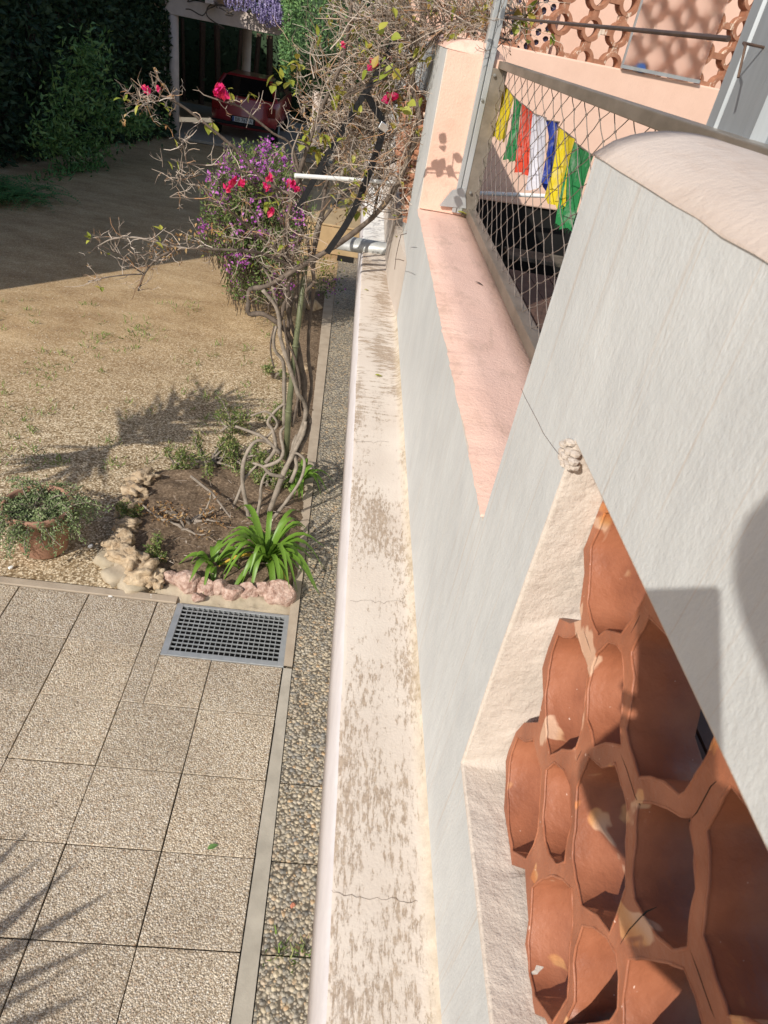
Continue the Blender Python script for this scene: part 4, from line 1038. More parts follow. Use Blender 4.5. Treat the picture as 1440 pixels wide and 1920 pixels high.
for o in bpy.data.objects:
    if o.name.startswith('agapanthus') and 'big clump' in o.get('label', ''):
        for az, L in ((3.5, .36), (5.35, .34)):
            b = MB(); strap_leaf(b, onz(498, 1052, .06), az, L, .034, .10, .13); f_ = b.build('leaf', yl, o, True); f_['label'] = 'yellow-orange withering leaf'
def woody(name, lab, cu, cv, spread, h, nst, leafm, nl, cat='shrub', seed=1, lsize=.024):
    random.seed(seed); t = thing(name, lab, cat, 'woody succulent stems in the bed'); c = onz(cu, cv, .04); sm = MB(); lm = MB()
    for k in range(nst):
        az = random.uniform(0, 6.28); L = spread * random.uniform(.5, 1); p = c + Vector((random.uniform(-.05, .05), random.uniform(-.05, .05), -.03))
        pts = [p]; d = Vector((math.cos(az), math.sin(az), random.uniform(.1, .8) * h / spread)).normalized()
        for q in range(5):
            d = (d + rdir() * .45 + Vector((0, 0, .08))).normalized(); pts.append(pts[-1] + d * L / 5)
            if pts[-1].z < .05: pts[-1].z = .06
        sm.tube(pts, knob(lerp_r(6, .012, .005)), 6)
        for e in (pts[-1], pts[-2], pts[3]):
            for q in range(int(nl * 1.7)):
                dd = (rdir() + Vector((0, 0, .5))).normalized(); lm.leaf(e + rv(.03), dd, rdir(), lsize * random.uniform(.8, 1.5), lsize * .5, .2)
    sm.build('stems', M['palebark'], t, True); lm.build('foliage', leafm, t)
woody('woody_succulent', 'gnarled woody succulent with leaf tufts left of the bougainvillea trunk', 425, 800, .30, .35, 11, M['succ'], 16, seed=2)
woody('woody_succulent', 'low tufted succulent row hanging over the back edge of the bed', 400, 868, .34, .12, 12, M['succ'], 18, seed=3)
woody('woody_succulent', 'green tufted succulent at the back edge near the pale looped stems', 330, 872, .2, .10, 8, M['succ'], 14, seed=4)
woody('woody_succulent', 'dry brownish rosette shrub in front of the trunk foot', 512, 905, .20, .30, 12, M['succ'], 20, seed=5)
woody('woody_succulent', 'small green succulent tuft on the ochre rocks', 235, 965, .09, .08, 5, M['succ'], 14, seed=6)
woody('woody_succulent', 'small tuft with a grey stem by the pink border stones', 290, 1045, .12, .12, 5, M['succ'], 16, seed=7)
woody('woody_succulent', 'leafy tuft high on the trunk side above the looped stems', 515, 790, .16, .35, 8, M['succ'], 16, seed=8)
woody('woody_succulent', 'sprawling half-dead woody stems across the middle of the bed', 350, 985, .36, .12, 11, M['deadleaf'], 5, seed=9)
woody('woody_succulent', 'dense green succulent mat behind the soil beside the pale loops', 455, 862, .22, .12, 12, M['succ'], 20, seed=12)
woody('woody_succulent', 'small green tuft low beside the bundled trunks', 512, 700, .14, .15, 6, M['succ'], 14, seed=10)
random.seed(77); b = MB()
for k in range(190):
    p = onz(random.gauss(395, 75), random.gauss(985, 48), .075)
    if random.random() < .5: b.tube([p, p + Vector((random.gauss(0, .05), random.gauss(0, .05), .01))], .0018, 3, False)
    else: b.leaf(p, (rdir() + Vector((0, 0, .1))).normalized(), Vector((0, 0, 1)), random.uniform(.015, .04), random.uniform(.006, .014), .5)
o = b.build('bed_litter', M['twig']); o['kind'] = 'stuff'
sk = thing('dead_stick', 'straight pale dead stick leaning across the bed soil', 'stick'); b = MB(); b.tube([onz(358, 893, .12), onz(398, 925, .14), onz(432, 970, .2)], [.010, .009, .006], 6); b.build('stick', M['palebark'], sk)

# ---- flower pot
pc = onz(84, 1024)
pot = thing('flower_pot', 'large round terracotta flower pot on the gravel at the left edge', 'flower pot', loc=pc); b = MB()
b.lathe([(0, .0), (.135, 0), (.142, .01), (.165, .17), (.171, .178), (.171, .192), (.168, .20), (.185, .29), (.205, .30), (.208, .345), (.196, .35), (.188, .34), (.18, .29), (0, .285)], (0, 0, 0), 40); b.build('pot_body', M['pot'], pot, True)
b = MB(); b.lathe([(.178, .292), (.1, .305), (0, .31)], (0, 0, 0), 20); b.build('potting_soil', M['soil'], pot, True)
random.seed(15); pp = thing('trailing_plant', 'sprawling grey-green trailing succulent spilling out of the terracotta pot', 'plant', loc=pc); sm = MB(); lm = MB()
for k in range(100):
    az = random.uniform(0, 6.28); L = random.uniform(.16, .37); p = Vector((math.cos(az) * random.uniform(0, .14), math.sin(az) * random.uniform(0, .14), .31)); d = Vector((math.cos(az), math.sin(az), random.uniform(.1, 1.0))).normalized(); pts = [p]
    for q in range(7):
        d = (d + rdir() * .3 + Vector((0, 0, -.22))).normalized(); pts.append(pts[-1] + d * L / 7)
    sm.tube(pts, lerp_r(8, .004, .0022), 4, False)
    for q in range(1, 8):
        for w in range(14): lm.leaf(pts[q] + rv(.022), (rdir() + Vector((0, 0, .4))).normalized(), rdir(), random.uniform(.014, .026), random.uniform(.007, .011), .2)
sm.build('stems', M['palebark'], pp); lm.build('foliage', M['potleaf'], pp)

# ---- purple flowering shrub
random.seed(31); ps = thing('flowering_shrub', 'rounded green shrub covered in small purple flowers behind the bougainvillea', 'shrub'); sm = MB(); lm = MB(); fm = MB()
for k in range(2300):
    u = random.gauss(475, 48); v = random.gauss(425, 78); y = random.uniform(7.3, 8.6)
    if not (380 < u < 600 and 270 < v < 560): continue
    if (u - 480) ** 2 / 105 ** 2 + (v - 420) ** 2 / 150 ** 2 > 1: continue
    if u < 400 + (v - 300) * .12 and v > 330: 
        if v > 470: continue
    c = ony(u, v, y)
    if c.z < .02: continue
    sm.tube([c, c + Vector((random.uniform(-.1, .1), .1, -.25))], .004, 3, False)
    for q in range(11): lm.leaf(c + rv(.07), (rdir() + Vector((0, 0, .4))).normalized(), rdir(), random.uniform(.03, .055), random.uniform(.012, .02))
    if random.random() < .27 and noise.noise(c * 3.0) > -.15:
        for q in range(13): fm.leaf(c + Vector((0, -.07, .06)) + rv(.05), rdir(), rdir(), random.uniform(.028, .044), random.uniform(.022, .032), .3)
for k in range(14):
    c = onz(random.uniform(450, 540), random.uniform(545, 590)); sm.tube([c, ony(random.uniform(430, 540), random.uniform(400, 480), c.y)], [.014, .008], 5)
sm.build('stems', M['bark'], ps); lm.build('foliage', M['shrubleaf'], ps); fm.build('flowers', M['purple'], ps)
for lab, u, v in (('small purple-flowered plant growing by the path kerb near the drain slot', 610, 555), ('small yellow-green plant at the end of the path', 605, 520)):
    t = thing('path_plant', lab, 'plant'); lm = MB(); fm = MB(); c = onz(u, v)
    for q in range(150): lm.leaf(c + Vector((random.gauss(0, .10), random.gauss(0, .16), abs(random.gauss(.12, .1)))), (rdir() + Vector((0, 0, .6))).normalized(), rdir(), random.uniform(.03, .06), .018)
    lm.build('foliage', M['shrubleaf'] if 'purple' in lab else M['bleaf'], t)
    if 'purple' in lab:
        for q in range(30): fm.leaf(c + Vector((random.gauss(.08, .08), random.gauss(0, .12), random.uniform(.08, .25))), rdir(), rdir(), .03, .025)
        fm.build('flowers', M['purple'], t)
# ================================================================== FAR GARDEN
random.seed(41)
def leafy_sheet(b, n, f, L0, L1, W, up=.2):
    for k in range(n):
        p, nrm = f(); d = (rdir() + nrm * .7 + Vector((0, 0, up))).normalized(); b.leaf(p, d, rdir(), random.uniform(L0, L1), W * random.uniform(.7, 1.2))
ha = Vector((-7.05, 9.6, 0)); hb = Vector((-4.75, 19.3, 0)); hd = (hb - ha); hn = Vector((hd.y, -hd.x, 0)).normalized()
hg = thing('tall_hedge', 'tall dark evergreen hedge in shade along the left of the driveway', 'hedge')
b = MB()
def hf():
    t = random.random() ** .8; z = random.uniform(.02, 5.6); p = ha + hd * t + Vector((0, 0, z)); bul = .35 * noise.noise((t * 9, z * .9, 1)) + .18 * noise.noise((t * 30, z * 2.6, 5))
    return p + hn * (bul + random.uniform(-.25, .06)), hn
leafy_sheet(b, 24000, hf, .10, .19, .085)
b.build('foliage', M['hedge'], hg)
b = MB(); 
for k in range(40):
    p = ha + hd * (k / 39) - hn * .58; b.tube([p, p + Vector((random.uniform(-.1, .1), 0, 2.5)), p + Vector((random.uniform(-.2, .2), 0, 5.2))], [.07, .05, .02], 6)
b.build('trunks', M['bark'], hg)
b = MB(); q0 = ha - hn * .65; q1 = hb - hn * .65
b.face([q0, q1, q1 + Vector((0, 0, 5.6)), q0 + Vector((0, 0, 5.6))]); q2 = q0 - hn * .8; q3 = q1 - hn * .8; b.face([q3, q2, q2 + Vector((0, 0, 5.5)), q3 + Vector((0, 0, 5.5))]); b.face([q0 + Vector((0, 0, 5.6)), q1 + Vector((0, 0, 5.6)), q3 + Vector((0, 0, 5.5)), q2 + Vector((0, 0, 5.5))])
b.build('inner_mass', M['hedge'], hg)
lb = thing('laurel_bush', 'glossy green broad-leaved bush growing in front of the dark hedge', 'bush'); b = MB()
LC = [(165, 120, 45, 50), (200, 210, 40, 45), (130, 200, 50, 60), (100, 260, 40, 40), (250, 230, 45, 25), (160, 280, 50, 25)]
for k in range(3000):
    cx, cy, sx, sy = random.choice(LC); u = random.gauss(cx, sx * .55); v = random.gauss(cy, sy * .55)
    p = ony(u, v, 13.9 + (u - 150) * .012 + random.uniform(-.25, .4))
    if p.z < .03: continue
    b.leaf(p, (rdir() + Vector((.4, -.5, .3))).normalized(), rdir(), random.uniform(.09, .17), random.uniform(.03, .05))
b.build('foliage', M['laurel'], lb)
fn = thing('fern_clump', 'mid-green fern clump at the foot of the hedge on the left edge', 'fern'); b = MB(); c = onz(15, 372)
for k in range(60):
    az = random.uniform(0, 6.28); L = random.uniform(.5, .95); p = c + Vector((random.gauss(0, .3), random.gauss(0, .3), 0)); d = Vector((math.cos(az), math.sin(az), 1.2)).normalized()
    for q in range(16):
        d = (d + Vector((0, 0, -.11))).normalized(); p = p + d * L / 16; s = d.cross(Vector((0, 0, 1))).normalized()
        for e in (-1, 1): b.leaf(p, (s * e + d * .5).normalized(), Vector((0, 0, 1)), .13 * (1 - q / 18), .035)
b.build('fronds', M['fern'], fn)
lw = thing('low_weeds', 'low green weed tufts at the hedge foot on the shaded driveway edge', 'weeds'); b = MB()
for (u, v, n_) in ((140, 325, 90), (175, 318, 80), (110, 335, 40), (70, 345, 30)):
    for q in range(n_): b.leaf(onz(u + random.gauss(0, 13), v + random.gauss(0, 4)) + Vector((0, 0, random.uniform(0, .12))), (rdir() + Vector((0, 0, .8))).normalized(), rdir(), random.uniform(.08, .16), .035)
b.build('foliage', M['fern'], lw)

cp = thing('carport', 'open carport with beige round pillars and a beige front beam', 'carport')
M['beige'] = simple('beige_painted_concrete', (.74, .62, .55), (.62, .51, .45), 6, .85, 0, .3, 40, .005)
def pillar(x, y, h, r): b = MB(); b.tube([(x, y, 0), (x, y, h)], r, 18); b.build('pillar', M['beige'], cp, True)
pillar(-4.63, 19.3, 2.46, .115); pillar(-3.71, 24.3, 2.3, .13); pillar(-1.2, 19.3, 2.46, .115); pillar(-6.2, 24.3, 2.3, .13)
b = MB(); b.box((-4.9, 19.18, 2.465), (-.9, 19.42, 2.80)); b.build('beam', M['beige'], cp, False, .01)
b = MB(); b.box((-6.4, 24.2, 2.31), (-.9, 24.4, 2.6)); b.build('beam', M['beige'], cp, False, .01)
for x in (-5.6, -3.72, -1.9): b = MB(); b.box((x - .09, 18.75, 2.805), (x + .09, 24.6, 3.0)); b.build('rafter', M['beige'], cp, False, .008)
b = MB(); b.box((-6.4, 19.0, 3.005), (-.9, 24.7, 3.06)); b.build('added_shade_roof', M['oldwood'], cp)  # cover added to darken the carport
b = MB(); b.box((-6.6, 19.0, .0), (-.7, 25.2, .045)); b.box((-6.6, 18.9, .0), (-.7, 18.995, .06)); struct(b.build('carport_floor', M['concrete']))
bh = thing('back_hedge', 'near-black tree screen closing the back of the carport', 'hedge'); b = MB()
leafy_sheet(b, 5200, lambda: (Vector((random.uniform(-9, 3.5), 26.3 + random.uniform(-.4, .3), random.uniform(0, 5.5))), Vector((0, -1, 0))), .10, .22, .09)
b.box((-9.5, 26.8, 0), (4, 27.5, 5.5)); b.box((-9.5, 19.6, 0), (-7.0, 26.79, 5.5)); b.build('foliage', M['hedge'], bh)  # second box: unseen left return, added to keep sun out of the carport
b = MB()
for k in range(14): x = -7 + k * .55; b.tube([(x, 25.9, 0), (x + random.uniform(-.15, .15), 25.9, 2.2)], random.uniform(.05, .10), 7)
b.build('trunks', M['rust'], bh)

# ---- clipped cypress in the sun
cy = thing('clipped_cypress', 'sunlit dense green clipped cypress behind the bougainvillea top', 'tree'); b = MB(); c0 = Vector((-.85, 17.6, 0))
def cf():
    az = random.uniform(0, 6.28); z = random.uniform(1.55, 5.4); r = 1.12 + .10 * noise.noise((math.cos(az) * 2, math.sin(az) * 2, z * 1.3)) + .08 * noise.noise((math.cos(az) * 7, math.sin(az) * 7, z * 4)); n_ = Vector((math.cos(az), math.sin(az), 0))
    zz = (z - 1.55); r *= min(1, .72 + zz * .4) * (1 if z < 4.6 else (1 - ((z - 4.6) / 1.0) ** 2 * .7))
    return c0 + n_ * (r + random.uniform(-.10, .02)) + Vector((0, 0, z)), n_
leafy_sheet(b, 19000, cf, .05, .10, .034, .5); b.build('foliage', M['cypress'], cy)
b = MB(); b.lathe([(0, 1.65), (.62, 1.7), (.93, 2.3), (.95, 4.6), (.5, 5.2), (0, 5.3)], c0, 20); b.build('inner_mass', M['hedge'], cy)
b = MB(); b.tube([c0, c0 + Vector((0, 0, 1.8))], [.12, .1], 10); b.build('trunk', M['bark'], cy)

# ---- wisteria on the carport beam
wi = thing('wisteria', 'lavender wisteria racemes and vines hanging over the carport beam', 'climber')
vm = MB()
for k in range(10):
    pts = [ony(random.uniform(400, 530), random.uniform(-15, 25), 18.9)]
    for q in range(5): pts.append(pts[-1] + Vector((random.uniform(-.4, .4), random.uniform(-.1, .1), random.uniform(-.15, .15))))
    vm.tube(curvy(pts, 3), .014, 5, False)
vm.build('vines', M['bark'], wi)
for (u, v, L) in ((428, -10, .22), (445, -6, .24), (460, -4, .24), (478, -2, .25), (488, 6, .28), (497, 12, .3), (505, -4, .3), (512, 2, .32), (520, 4, .3), (516, 16, .3), (525, 12, .28), (505, 22, .28), (490, 20, .22), (470, -12, .25), (524, -8, .3), (527, 26, .22), (500, -14, .3)):
    b = MB(); c = ony(u, v, 18.78 + random.uniform(-.1, .1)); L *= 1.05; b.tube([c + Vector((0, 0, .05)), c - Vector((0, 0, L))], [.03, .008], 6)
    for q in range(130):
        t = random.random(); r = .095 * (1 - t) ** .6 + .01; az = random.uniform(0, 6.28)
        b.leaf(c + Vector((math.cos(az) * r, math.sin(az) * r, -t * L)), (Vector((math.cos(az), math.sin(az), random.uniform(-.5, .6)))).normalized(), rdir(), .038, .034, .3)
    b.build('raceme', M['wist'], wi)
b = MB()
for q in range(2600):      # leafy mat added over the roof to shade the carport
    b.leaf(Vector((random.uniform(-6.3, -.9), random.uniform(18.7, 24.6), 3.07 + abs(random.gauss(0, .1)))), rdir(), Vector((0, 0, 1)), random.uniform(.1, .2), .07)
b.build('foliage', M['shrubleaf'], wi)

# ---- red car under the carport
car = thing('parked_car', 'dark red hatchback parked nose-in under the carport', 'car', loc=(-3.08, 20.05, .045))
cm, nt, bb = new_mat('dark_red_car_paint'); setc(nt, bb, (.30, .024, .03), .32, 0, .5); bb.inputs['Coat Weight'].default_value = .5
gl = simple('dark_car_glass', (.012, .013, .014), (.008, .008, .009), 3, .08, 0, 0, spec=.6); bk = simple('black_rubber', (.02, .02, .02), (.012, .012, .012), 20, .8)
SEC = [  # (z, half width, rear y) of the body shell
 (.26, .72, .10), (.36, .80, .02), (.50, .83, .0), (.62, .84, .03), (.80, .845, .06), (.93, .835, .09), (.97, .82, .12)]
b = MB(); rows = []
for z, hw, ry in SEC:
    L = 3.75; r = []
    for (fx, fy) in ((-.78, 0), (-.5, -.035), (0, -.05), (.5, -.035), (.78, 0), (1, .16), (1, L * .5), (1, L - .3), (.7, L), (0, L + .05), (-.7, L), (-1, L - .3), (-1, L * .5), (-1, .16)): r.append((fx * hw, ry + fy, z - (.0 if fy < 2 else .0)))
    rows.append(r)
for a, c in zip(rows, rows[1:]):
    n = len(a)
    for k in range(n): b.face([a[k], a[(k+1) % n], c[(k+1) % n], c[k]])
b.face(rows[0][::-1]); b.face(rows[-1])
o = b.build('body', cm, car, True)
bm = bmesh.new(); bm.from_mesh(o.data); bmesh.ops.remove_doubles(bm, verts=bm.verts, dist=1e-4); bmesh.ops.recalc_face_normals(bm, faces=bm.faces); bm.to_mesh(o.data); bm.free()
b = MB(); lo = [(-.78, .14), (0, .10), (.78, .14), (.80, 1.2), (.78, 2.55), (0, 2.65), (-.78, 2.55), (-.80, 1.2)]; hi = [(-.56, .52), (0, .48), (.56, .52), (.58, 1.1), (.55, 1.75), (0, 1.82), (-.55, 1.75), (-.58, 1.1)]
for k in range(8):
    p, q = lo[k], lo[(k+1) % 8]; r, s = hi[k], hi[(k+1) % 8]; b.face([(p[0], p[1], .968), (q[0], q[1], .968), (s[0], s[1], 1.36), (r[0], r[1], 1.36)])
b.build('glasshouse', gl, car)
b = MB(); hh = [(x * 1.02, y, 1.358) for x, y in hi]; h3 = [(x * .85, y * .94 + .06, 1.41) for x, y in hi]
for k in range(8): b.face([hh[k], hh[(k+1) % 8], h3[(k+1) % 8], h3[k]])
b.face(h3); b.build('roof', cm, car, True)
for s in (-1, 1):
    b = MB(); b.beam((s * .79, .13, .965), (s * .575, .50, 1.37), .085, .05); b.build('pillar', cm, car, False, .01)
    b = MB(); b.box((s * .70 - .10, -.002, .62), (s * .70 + .10, .09, .84)); b.build('tail_light', simple('red_lamp_lens', (.22, .012, .012), (.15, .008, .008), 10, .2), car, False, .015)
    for y in (.62, 3.05):
        b = MB(); b.tube([(s * .68, y, .27), (s * .84, y, .27)], .27, 20); w_ = b.build('wheel', bk, car); b = MB(); b.tube([(s * .83, y, .27), (s * .848, y, .27)], .16, 16); b.build('rim', M['steel'], w_)
b = MB(); b.box((-.8, -.075, .33), (.8, .03, .40)); b.build('bumper_strip', bk, car, False, .012)
b = MB(); b.box((-.31, -.075, .405), (.31, -.052, .545)); b.build('plate_recess', bk, car)
pl_ = MB(); pl_.box((-.26, -.088, .418), (.26, -.077, .532)); pl_ = pl_.build('number_plate', simple('white_plate', (.62, .63, .62), (.58, .59, .58), 5, .4), car)
tc = bpy.data.curves.new('plate_text', 'FONT'); tc.body = 'BB 767 A'; tc.size = .115; tc.align_x = 'CENTER'; tc.extrude = .001
to = bpy.data.objects.new('tmp', tc); COL.objects.link(to); bpy.context.view_layer.update()
tm = bpy.data.meshes.new_from_object(to.evaluated_get(bpy.context.evaluated_depsgraph_get())); bpy.data.objects.remove(to); tm.materials.clear(); tm.materials.append(bk); tm.name = 'plate_characters'
to = bpy.data.objects.new('plate_characters', tm); link(to, pl_); to.rotation_euler = (R_(90), 0, 0); to.location = (.02, -.0895, .437)
b = MB(); b.box((-.258, -.0905, .420), (-.222, -.0885, .530)); b.build('blue_band', simple('plate_blue', (.02, .05, .3), (.02, .05, .25), 5, .4), pl_)
b = MB(); b.beam((-.30, .118, .99), (.18, .175, 1.05), .02, .012); b.build('wiper', bk, car)

# ---- grass tufts and litter
random.seed(51); b = MB()
def tuft(u, v, n_, s):
    c = onz(u, v)
    for q in range(n_): b.leaf(c + Vector((random.gauss(0, s), random.gauss(0, s), -.012)), (rdir() * .6 + Vector((0, 0, .7))).normalized(), rdir(), random.uniform(.035, .085), .008)
for k in range(260):
    u = random.uniform(-20, 520); v = random.uniform(560, 900)
    if noise.noise((u * .011, v * .014, 3)) > -.05: tuft(u, v, random.randint(2, 9), random.uniform(.01, .05))
for (u, v, n_, s) in ((265, 628, 60, .10), (190, 635, 34, .07), (235, 600, 26, .12), (70, 690, 26, .1), (30, 770, 26, .1), (115, 685, 18, .08), (350, 580, 26, .12), (220, 870, 30, .05), (110, 865, 30, .04)): tuft(u, v, n_, s)
for (u, v, n_, s) in ((570, 1788, 40, .018), (525, 1782, 30, .03), (548, 1795, 15, .03)): tuft(u, v, n_, s * .7)
o = b.build('grass_tufts', M['grass']); o['kind'] = 'stuff'
b = MB()
for k in range(1500):
    u = random.uniform(-60, 520); v = random.uniform(640, 1090) if k % 3 else random.uniform(480, 700); c = onz(u, v)
    if c.y < 3.2 or c.x > -.25 - (c.y - 3) * .05: continue
    s = random.uniform(.004, .009); b.lathe([(0, -.5 * s), (s * .8, 0), (s * .6, s * .4), (0, s * .7)], c + Vector((0, 0, -.011)), 5)
o = b.build('loose_gravel', island('loose_gravel_stones', [(0, (.22, .17, .12)), (.4, (.48, .39, .28)), (.85, (.56, .47, .35)), (1, (.72, .66, .56))], .85)); o['kind'] = 'stuff'
def litter(name, lab, p, L, W, m, az, cat='leaf'):
    b = MB(); b.fineleaf(p, Vector((math.cos(az), math.sin(az), .08)), Vector((0, 0, 1)), L, W, .25); tag(b.build(name, m), lab, cat)
litter('fallen_leaf', 'yellow fallen leaf on the pink sill beside the post bracket', ony(858, 397, 3.27), .05, .03, M['bleaf'], .1)
litter('fallen_leaf', 'small dark fallen leaf on the middle of the pink sill', onz(890, 528, SILL + .012), .035, .01, M['rust'], -.5)
litter('fallen_leaf', 'yellow-green fallen leaf halfway along the cream ledge', onz(703, 703, ZL + .008), .034, .018, M['bleaf'], .2)
litter('fallen_leaf', 'pale green fallen leaf on the ledge near the drain pipe', onz(683, 543, ZL + .008), .03, .016, M['bleaf'], .4)
litter('fallen_leaf', 'dark green fallen leaf on a paving slab', onz(389, 1592, .024), .05, .026, M['laurel'], .6)
b = MB(); rock(b, onz(549, 1697, .022), .013, .01, .008, 3, .3, 1); tag(b.build('brick_chip', simple('brick_red', (.5, .2, .12), (.42, .16, .1), 20), None), 'small orange brick chip lying on the pebble path', 'brick chip')
b = MB()
for (u, v, s) in ((207, 1118, .02), (284, 1120, .024), (278, 1115, .015), (20, 1064, .016), (170, 1024, .02)): rock(b, onz(u, v, .005), s, s * .7, s * .6, u, .3, 1)
o = b.build('white_stones', simple('white_pebble', (.8, .78, .74), (.7, .68, .63), 20)); o['kind'] = 'stuff'

# ================================================================== OUT-OF-FRAME HOUSE AND PALM WHOSE SHADE FALLS ON THE GARDEN
hs = thing('garden_house', 'tall pale house just left of the view shading the driveway', 'house')
hc = onz(175, 514); hc = Vector((hc.x, hc.y, 0)) - Vector((.6057, .7957, 0)) * 4.6
HH = 10.1
b = MB(); b.box((hc.x - 18, hc.y, 0), (hc.x, hc.y + 2, HH)); b.build('walls', M['pink_house'], hs)
b = MB(); b.box((hc.x - 18.2, hc.y - .004, HH + .003), (hc.x + .004, hc.y + 2.2, HH + .18)); b.build('roof', M['terra_far'], hs)
for k in range(4):
    b = MB(); b.box((hc.x - 10.5 + k * 2.6, hc.y - .03, 1), (hc.x - 9.3 + k * 2.6, hc.y + .04, 2.4)); b.build('window', gl, hs)
pa = thing('palm_tree', 'feather palm just left of the view casting frond shadows', 'palm'); random.seed(61)
pt = Vector((-4.7, .55, 0)); b = MB(); b.tube([pt, pt + Vector((.05, 0, 1.2)), pt + Vector((.02, .05, 2.3))], [.22, .18, .17], 14); b.build('trunk', M['bark'], pa)
crown = pt + Vector((.02, .05, 2.35))
def frond(mid, tip, ll, nl=64, W=.046, fw=.75):
    pts = curvy([crown, mid, tip], 16); b = MB(); b.tube(pts, lerp_r(len(pts), .02, .005), 5)
    for k in range(4, nl):
        t = k / (nl - 1); i = min(len(pts) - 2, int(t * (len(pts) - 1))); p = pts[i].lerp(pts[i+1], t * (len(pts) - 1) - i); d = (pts[i+1] - pts[i]).normalized(); s = d.cross(Vector((0, 0, 1))).normalized()
        for e in (-1, 1): b.leaf(p, (s * e + d * fw + Vector((0, 0, random.uniform(-.25, .15)))).normalized(), Vector((0, 0, 1)), ll * (1 - .35 * t) * random.uniform(.85, 1.1), W)
    b.build('frond', M['palmleaf'], pa)
def up_to(u, v, z): g_ = onz(u, v); return g_ - SUN * (z / -SUN.z)
b = MB(); bases = []
for k, (u0, v0, u1, v1, w) in enumerate(((0, 1622, 72, 1545, .03), (0, 1665, 55, 1625, .02), (-20, 1765, 178, 1592, .05), (5, 1790, 232, 1658, .055), (-10, 1858, 228, 1748, .045), (-10, 1895, 160, 1800, .03), (20, 1925, 192, 1850, .05), (60, 1960, 215, 1905, .04), (-30, 1700, 120, 1580, .025))):
    tip = up_to(u1, v1, 1.15 + .02 * k); mid_ = up_to(u0, v0, 1.2 + .02 * k); bs = mid_ + (mid_ - tip) * 1.1; bases.append(bs)
    d = tip - bs; s_ = d.cross(Vector((0, 0, 1))).normalized() * w * .5
    b.face([bs - s_ * .6, bs + s_ * .6, bs + d * .6 + s_, bs + d * .6 - s_]); b.face([bs + d * .6 - s_, bs + d * .6 + s_, tip])
bases.sort(key=lambda p: p.y); b.tube(bases, .012, 5); b.tube([bases[len(bases) // 2], (bases[len(bases) // 2] + crown) / 2 + Vector((0, 0, .3)), crown], .016, 5)
b.build('frond', M['palmleaf'], pa)
b = MB(); rnd = random.Random(9); S0 = up_to(150, 862, 2.0); S1 = up_to(408, 748, 2.1); ax = (S1 - S0); up3 = Vector((0, 0, 1)); sd3 = ax.cross(up3).normalized(); ax_n = ax.normalized()
for k in range(150):
    t = rnd.uniform(-.02, 1.0); p = S0 + ax * t + Vector((0, 0, rnd.uniform(-.05, .05))); sg = rnd.choice((-1, 1)); a_ = rnd.uniform(.45, .95) if t < .85 else rnd.uniform(.05, 1.3)
    d = (ax_n * math.cos(a_) * (1 if t > .2 else -1) + sd3 * sg * math.sin(a_)) * rnd.uniform(.30, .66) * (1.25 - abs(t - .5) * .7) + Vector((0, 0, rnd.uniform(-.1, .05))); s_ = d.cross(up3).normalized() * .021
    b.face([p - s_ * .6, p + s_ * .6, p + d * .5 + s_, p + d, p + d * .5 - s_])
b.tube([S1, S0, (S0 + crown) / 2 + Vector((0, 0, .25)), crown], .018, 5); b.build('frond', M['palmleaf'], pa)
for az in (2.7, 3.3, 3.9): frond(crown + Vector((math.cos(az), math.sin(az), .5)), crown + Vector((math.cos(az) * 2, math.sin(az) * 2, -.1)), .5)

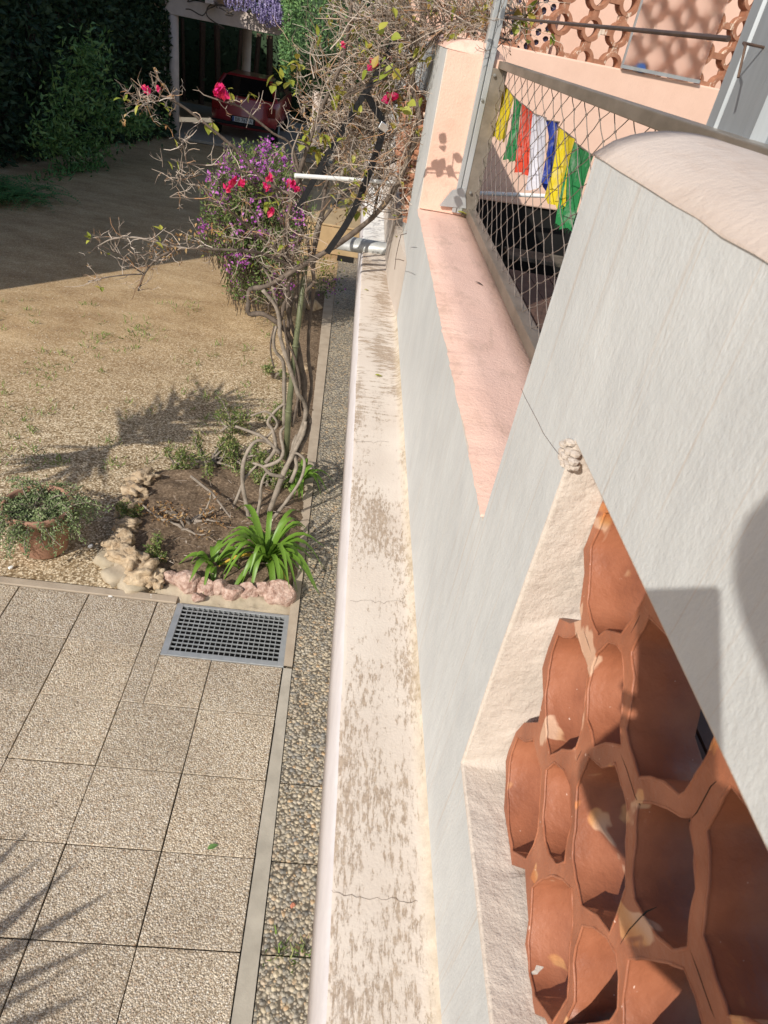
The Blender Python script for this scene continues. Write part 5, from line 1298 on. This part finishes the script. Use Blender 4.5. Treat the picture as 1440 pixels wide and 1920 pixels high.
# ================================================================== PHONE AND PHOTOGRAPHER (behind the lens; only their shadow is seen)
fwd = -(m3 @ Vector((0, 0, 1))); upv = m3 @ Vector((0, 1, 0)); rt = m3 @ Vector((1, 0, 0)); C0 = Vector((0, 0, CZ))
rot = Matrix((rt, upv, -fwd)).transposed()
b = MB(); b.box((-.058, -.146, -.0045), (.018, .013, .0045), rot, C0 - fwd * .010); ph = b.build('phone', M['black'], None, False, .004); tag(ph, 'black phone held upright at the point where the picture is taken', 'phone')
def skin(name, verts, edges, mat, parent, root=0):
    me = bpy.data.meshes.new(name); me.from_pydata([v[0] for v in verts], edges, []); o = bpy.data.objects.new(name, me); link(o, parent); me.materials.append(mat)
    sk_ = o.modifiers.new('skin', 'SKIN')
    for i, v in enumerate(verts): r = v[1]; me.skin_vertices[0].data[i].radius = (r, r)
    me.skin_vertices[0].data[root].use_root = True
    ss = o.modifiers.new('sub', 'SUBSURF'); ss.levels = 1; ss.render_levels = 2; return o
SK = simple('skin', (.55, .36, .27), (.48, .30, .22), 10, .6); CLO = simple('dark_shirt', (.05, .06, .09), (.03, .04, .06), 20, .9)
pe = thing('person', 'photographer leaning over the wall in a dark shirt holding the phone', 'person')
V = Vector
head = onx(1598, 1040, X0) - SUN * .80
wr = C0 + V((0, -.06, -.20)); el = C0 + V((.0, -.37, -.06)); shR = C0 + V((.10, -.62, .12)); nk = head + V((.06, -.13, -.10)); shL = V((.22, -.78, 3.08)); pel = V((.75, -1.0, 2.75))
body = [(pel, .15), (V((.52, -.86, 2.98)), .15), (V((.28, -.72, 3.16)), .16), (nk + V((.10, -.16, -.05)), .12), (nk, .055), (head, .069), (head + V((-.01, .0, .06)), .055),
        (shR, .10), (el, .155), (wr, .095), (C0 - fwd * .03 - upv * .12 - rt * .02, .036), (shL, .07), (V((.36, -.95, 2.86)), .05), (V((.52, -.72, 2.80)), .036),
        (V((.72, -.86, 2.45)), .09), (V((.72, -.90, 2.0)), .055), (V((.78, -1.15, 2.45)), .09), (V((.80, -1.20, 2.0)), .055), (V((.68, -.78, 1.93)), .04), (V((.76, -1.08, 1.93)), .04)]
E_ = [(0, 1), (1, 2), (2, 3), (3, 4), (4, 5), (5, 6), (3, 7), (7, 8), (8, 9), (9, 10), (3, 11), (11, 12), (12, 13), (0, 14), (14, 15), (15, 18), (0, 16), (16, 17), (17, 19)]
skin('body', body, E_, SK, pe)
hd_ = body[10][0]
for k, off in enumerate((-.01, -.035, -.06, -.085)):
    b0 = hd_ - rt * .0 - upv * (off + .06) - fwd * .018; skin('finger', [(b0 + rt * -.035, .009), (b0 - rt * .062, .009), (b0 - rt * .066 + fwd * .022, .008), (b0 - rt * .05 + fwd * .03, .007)], [(0, 1), (1, 2), (2, 3)], SK, pe)
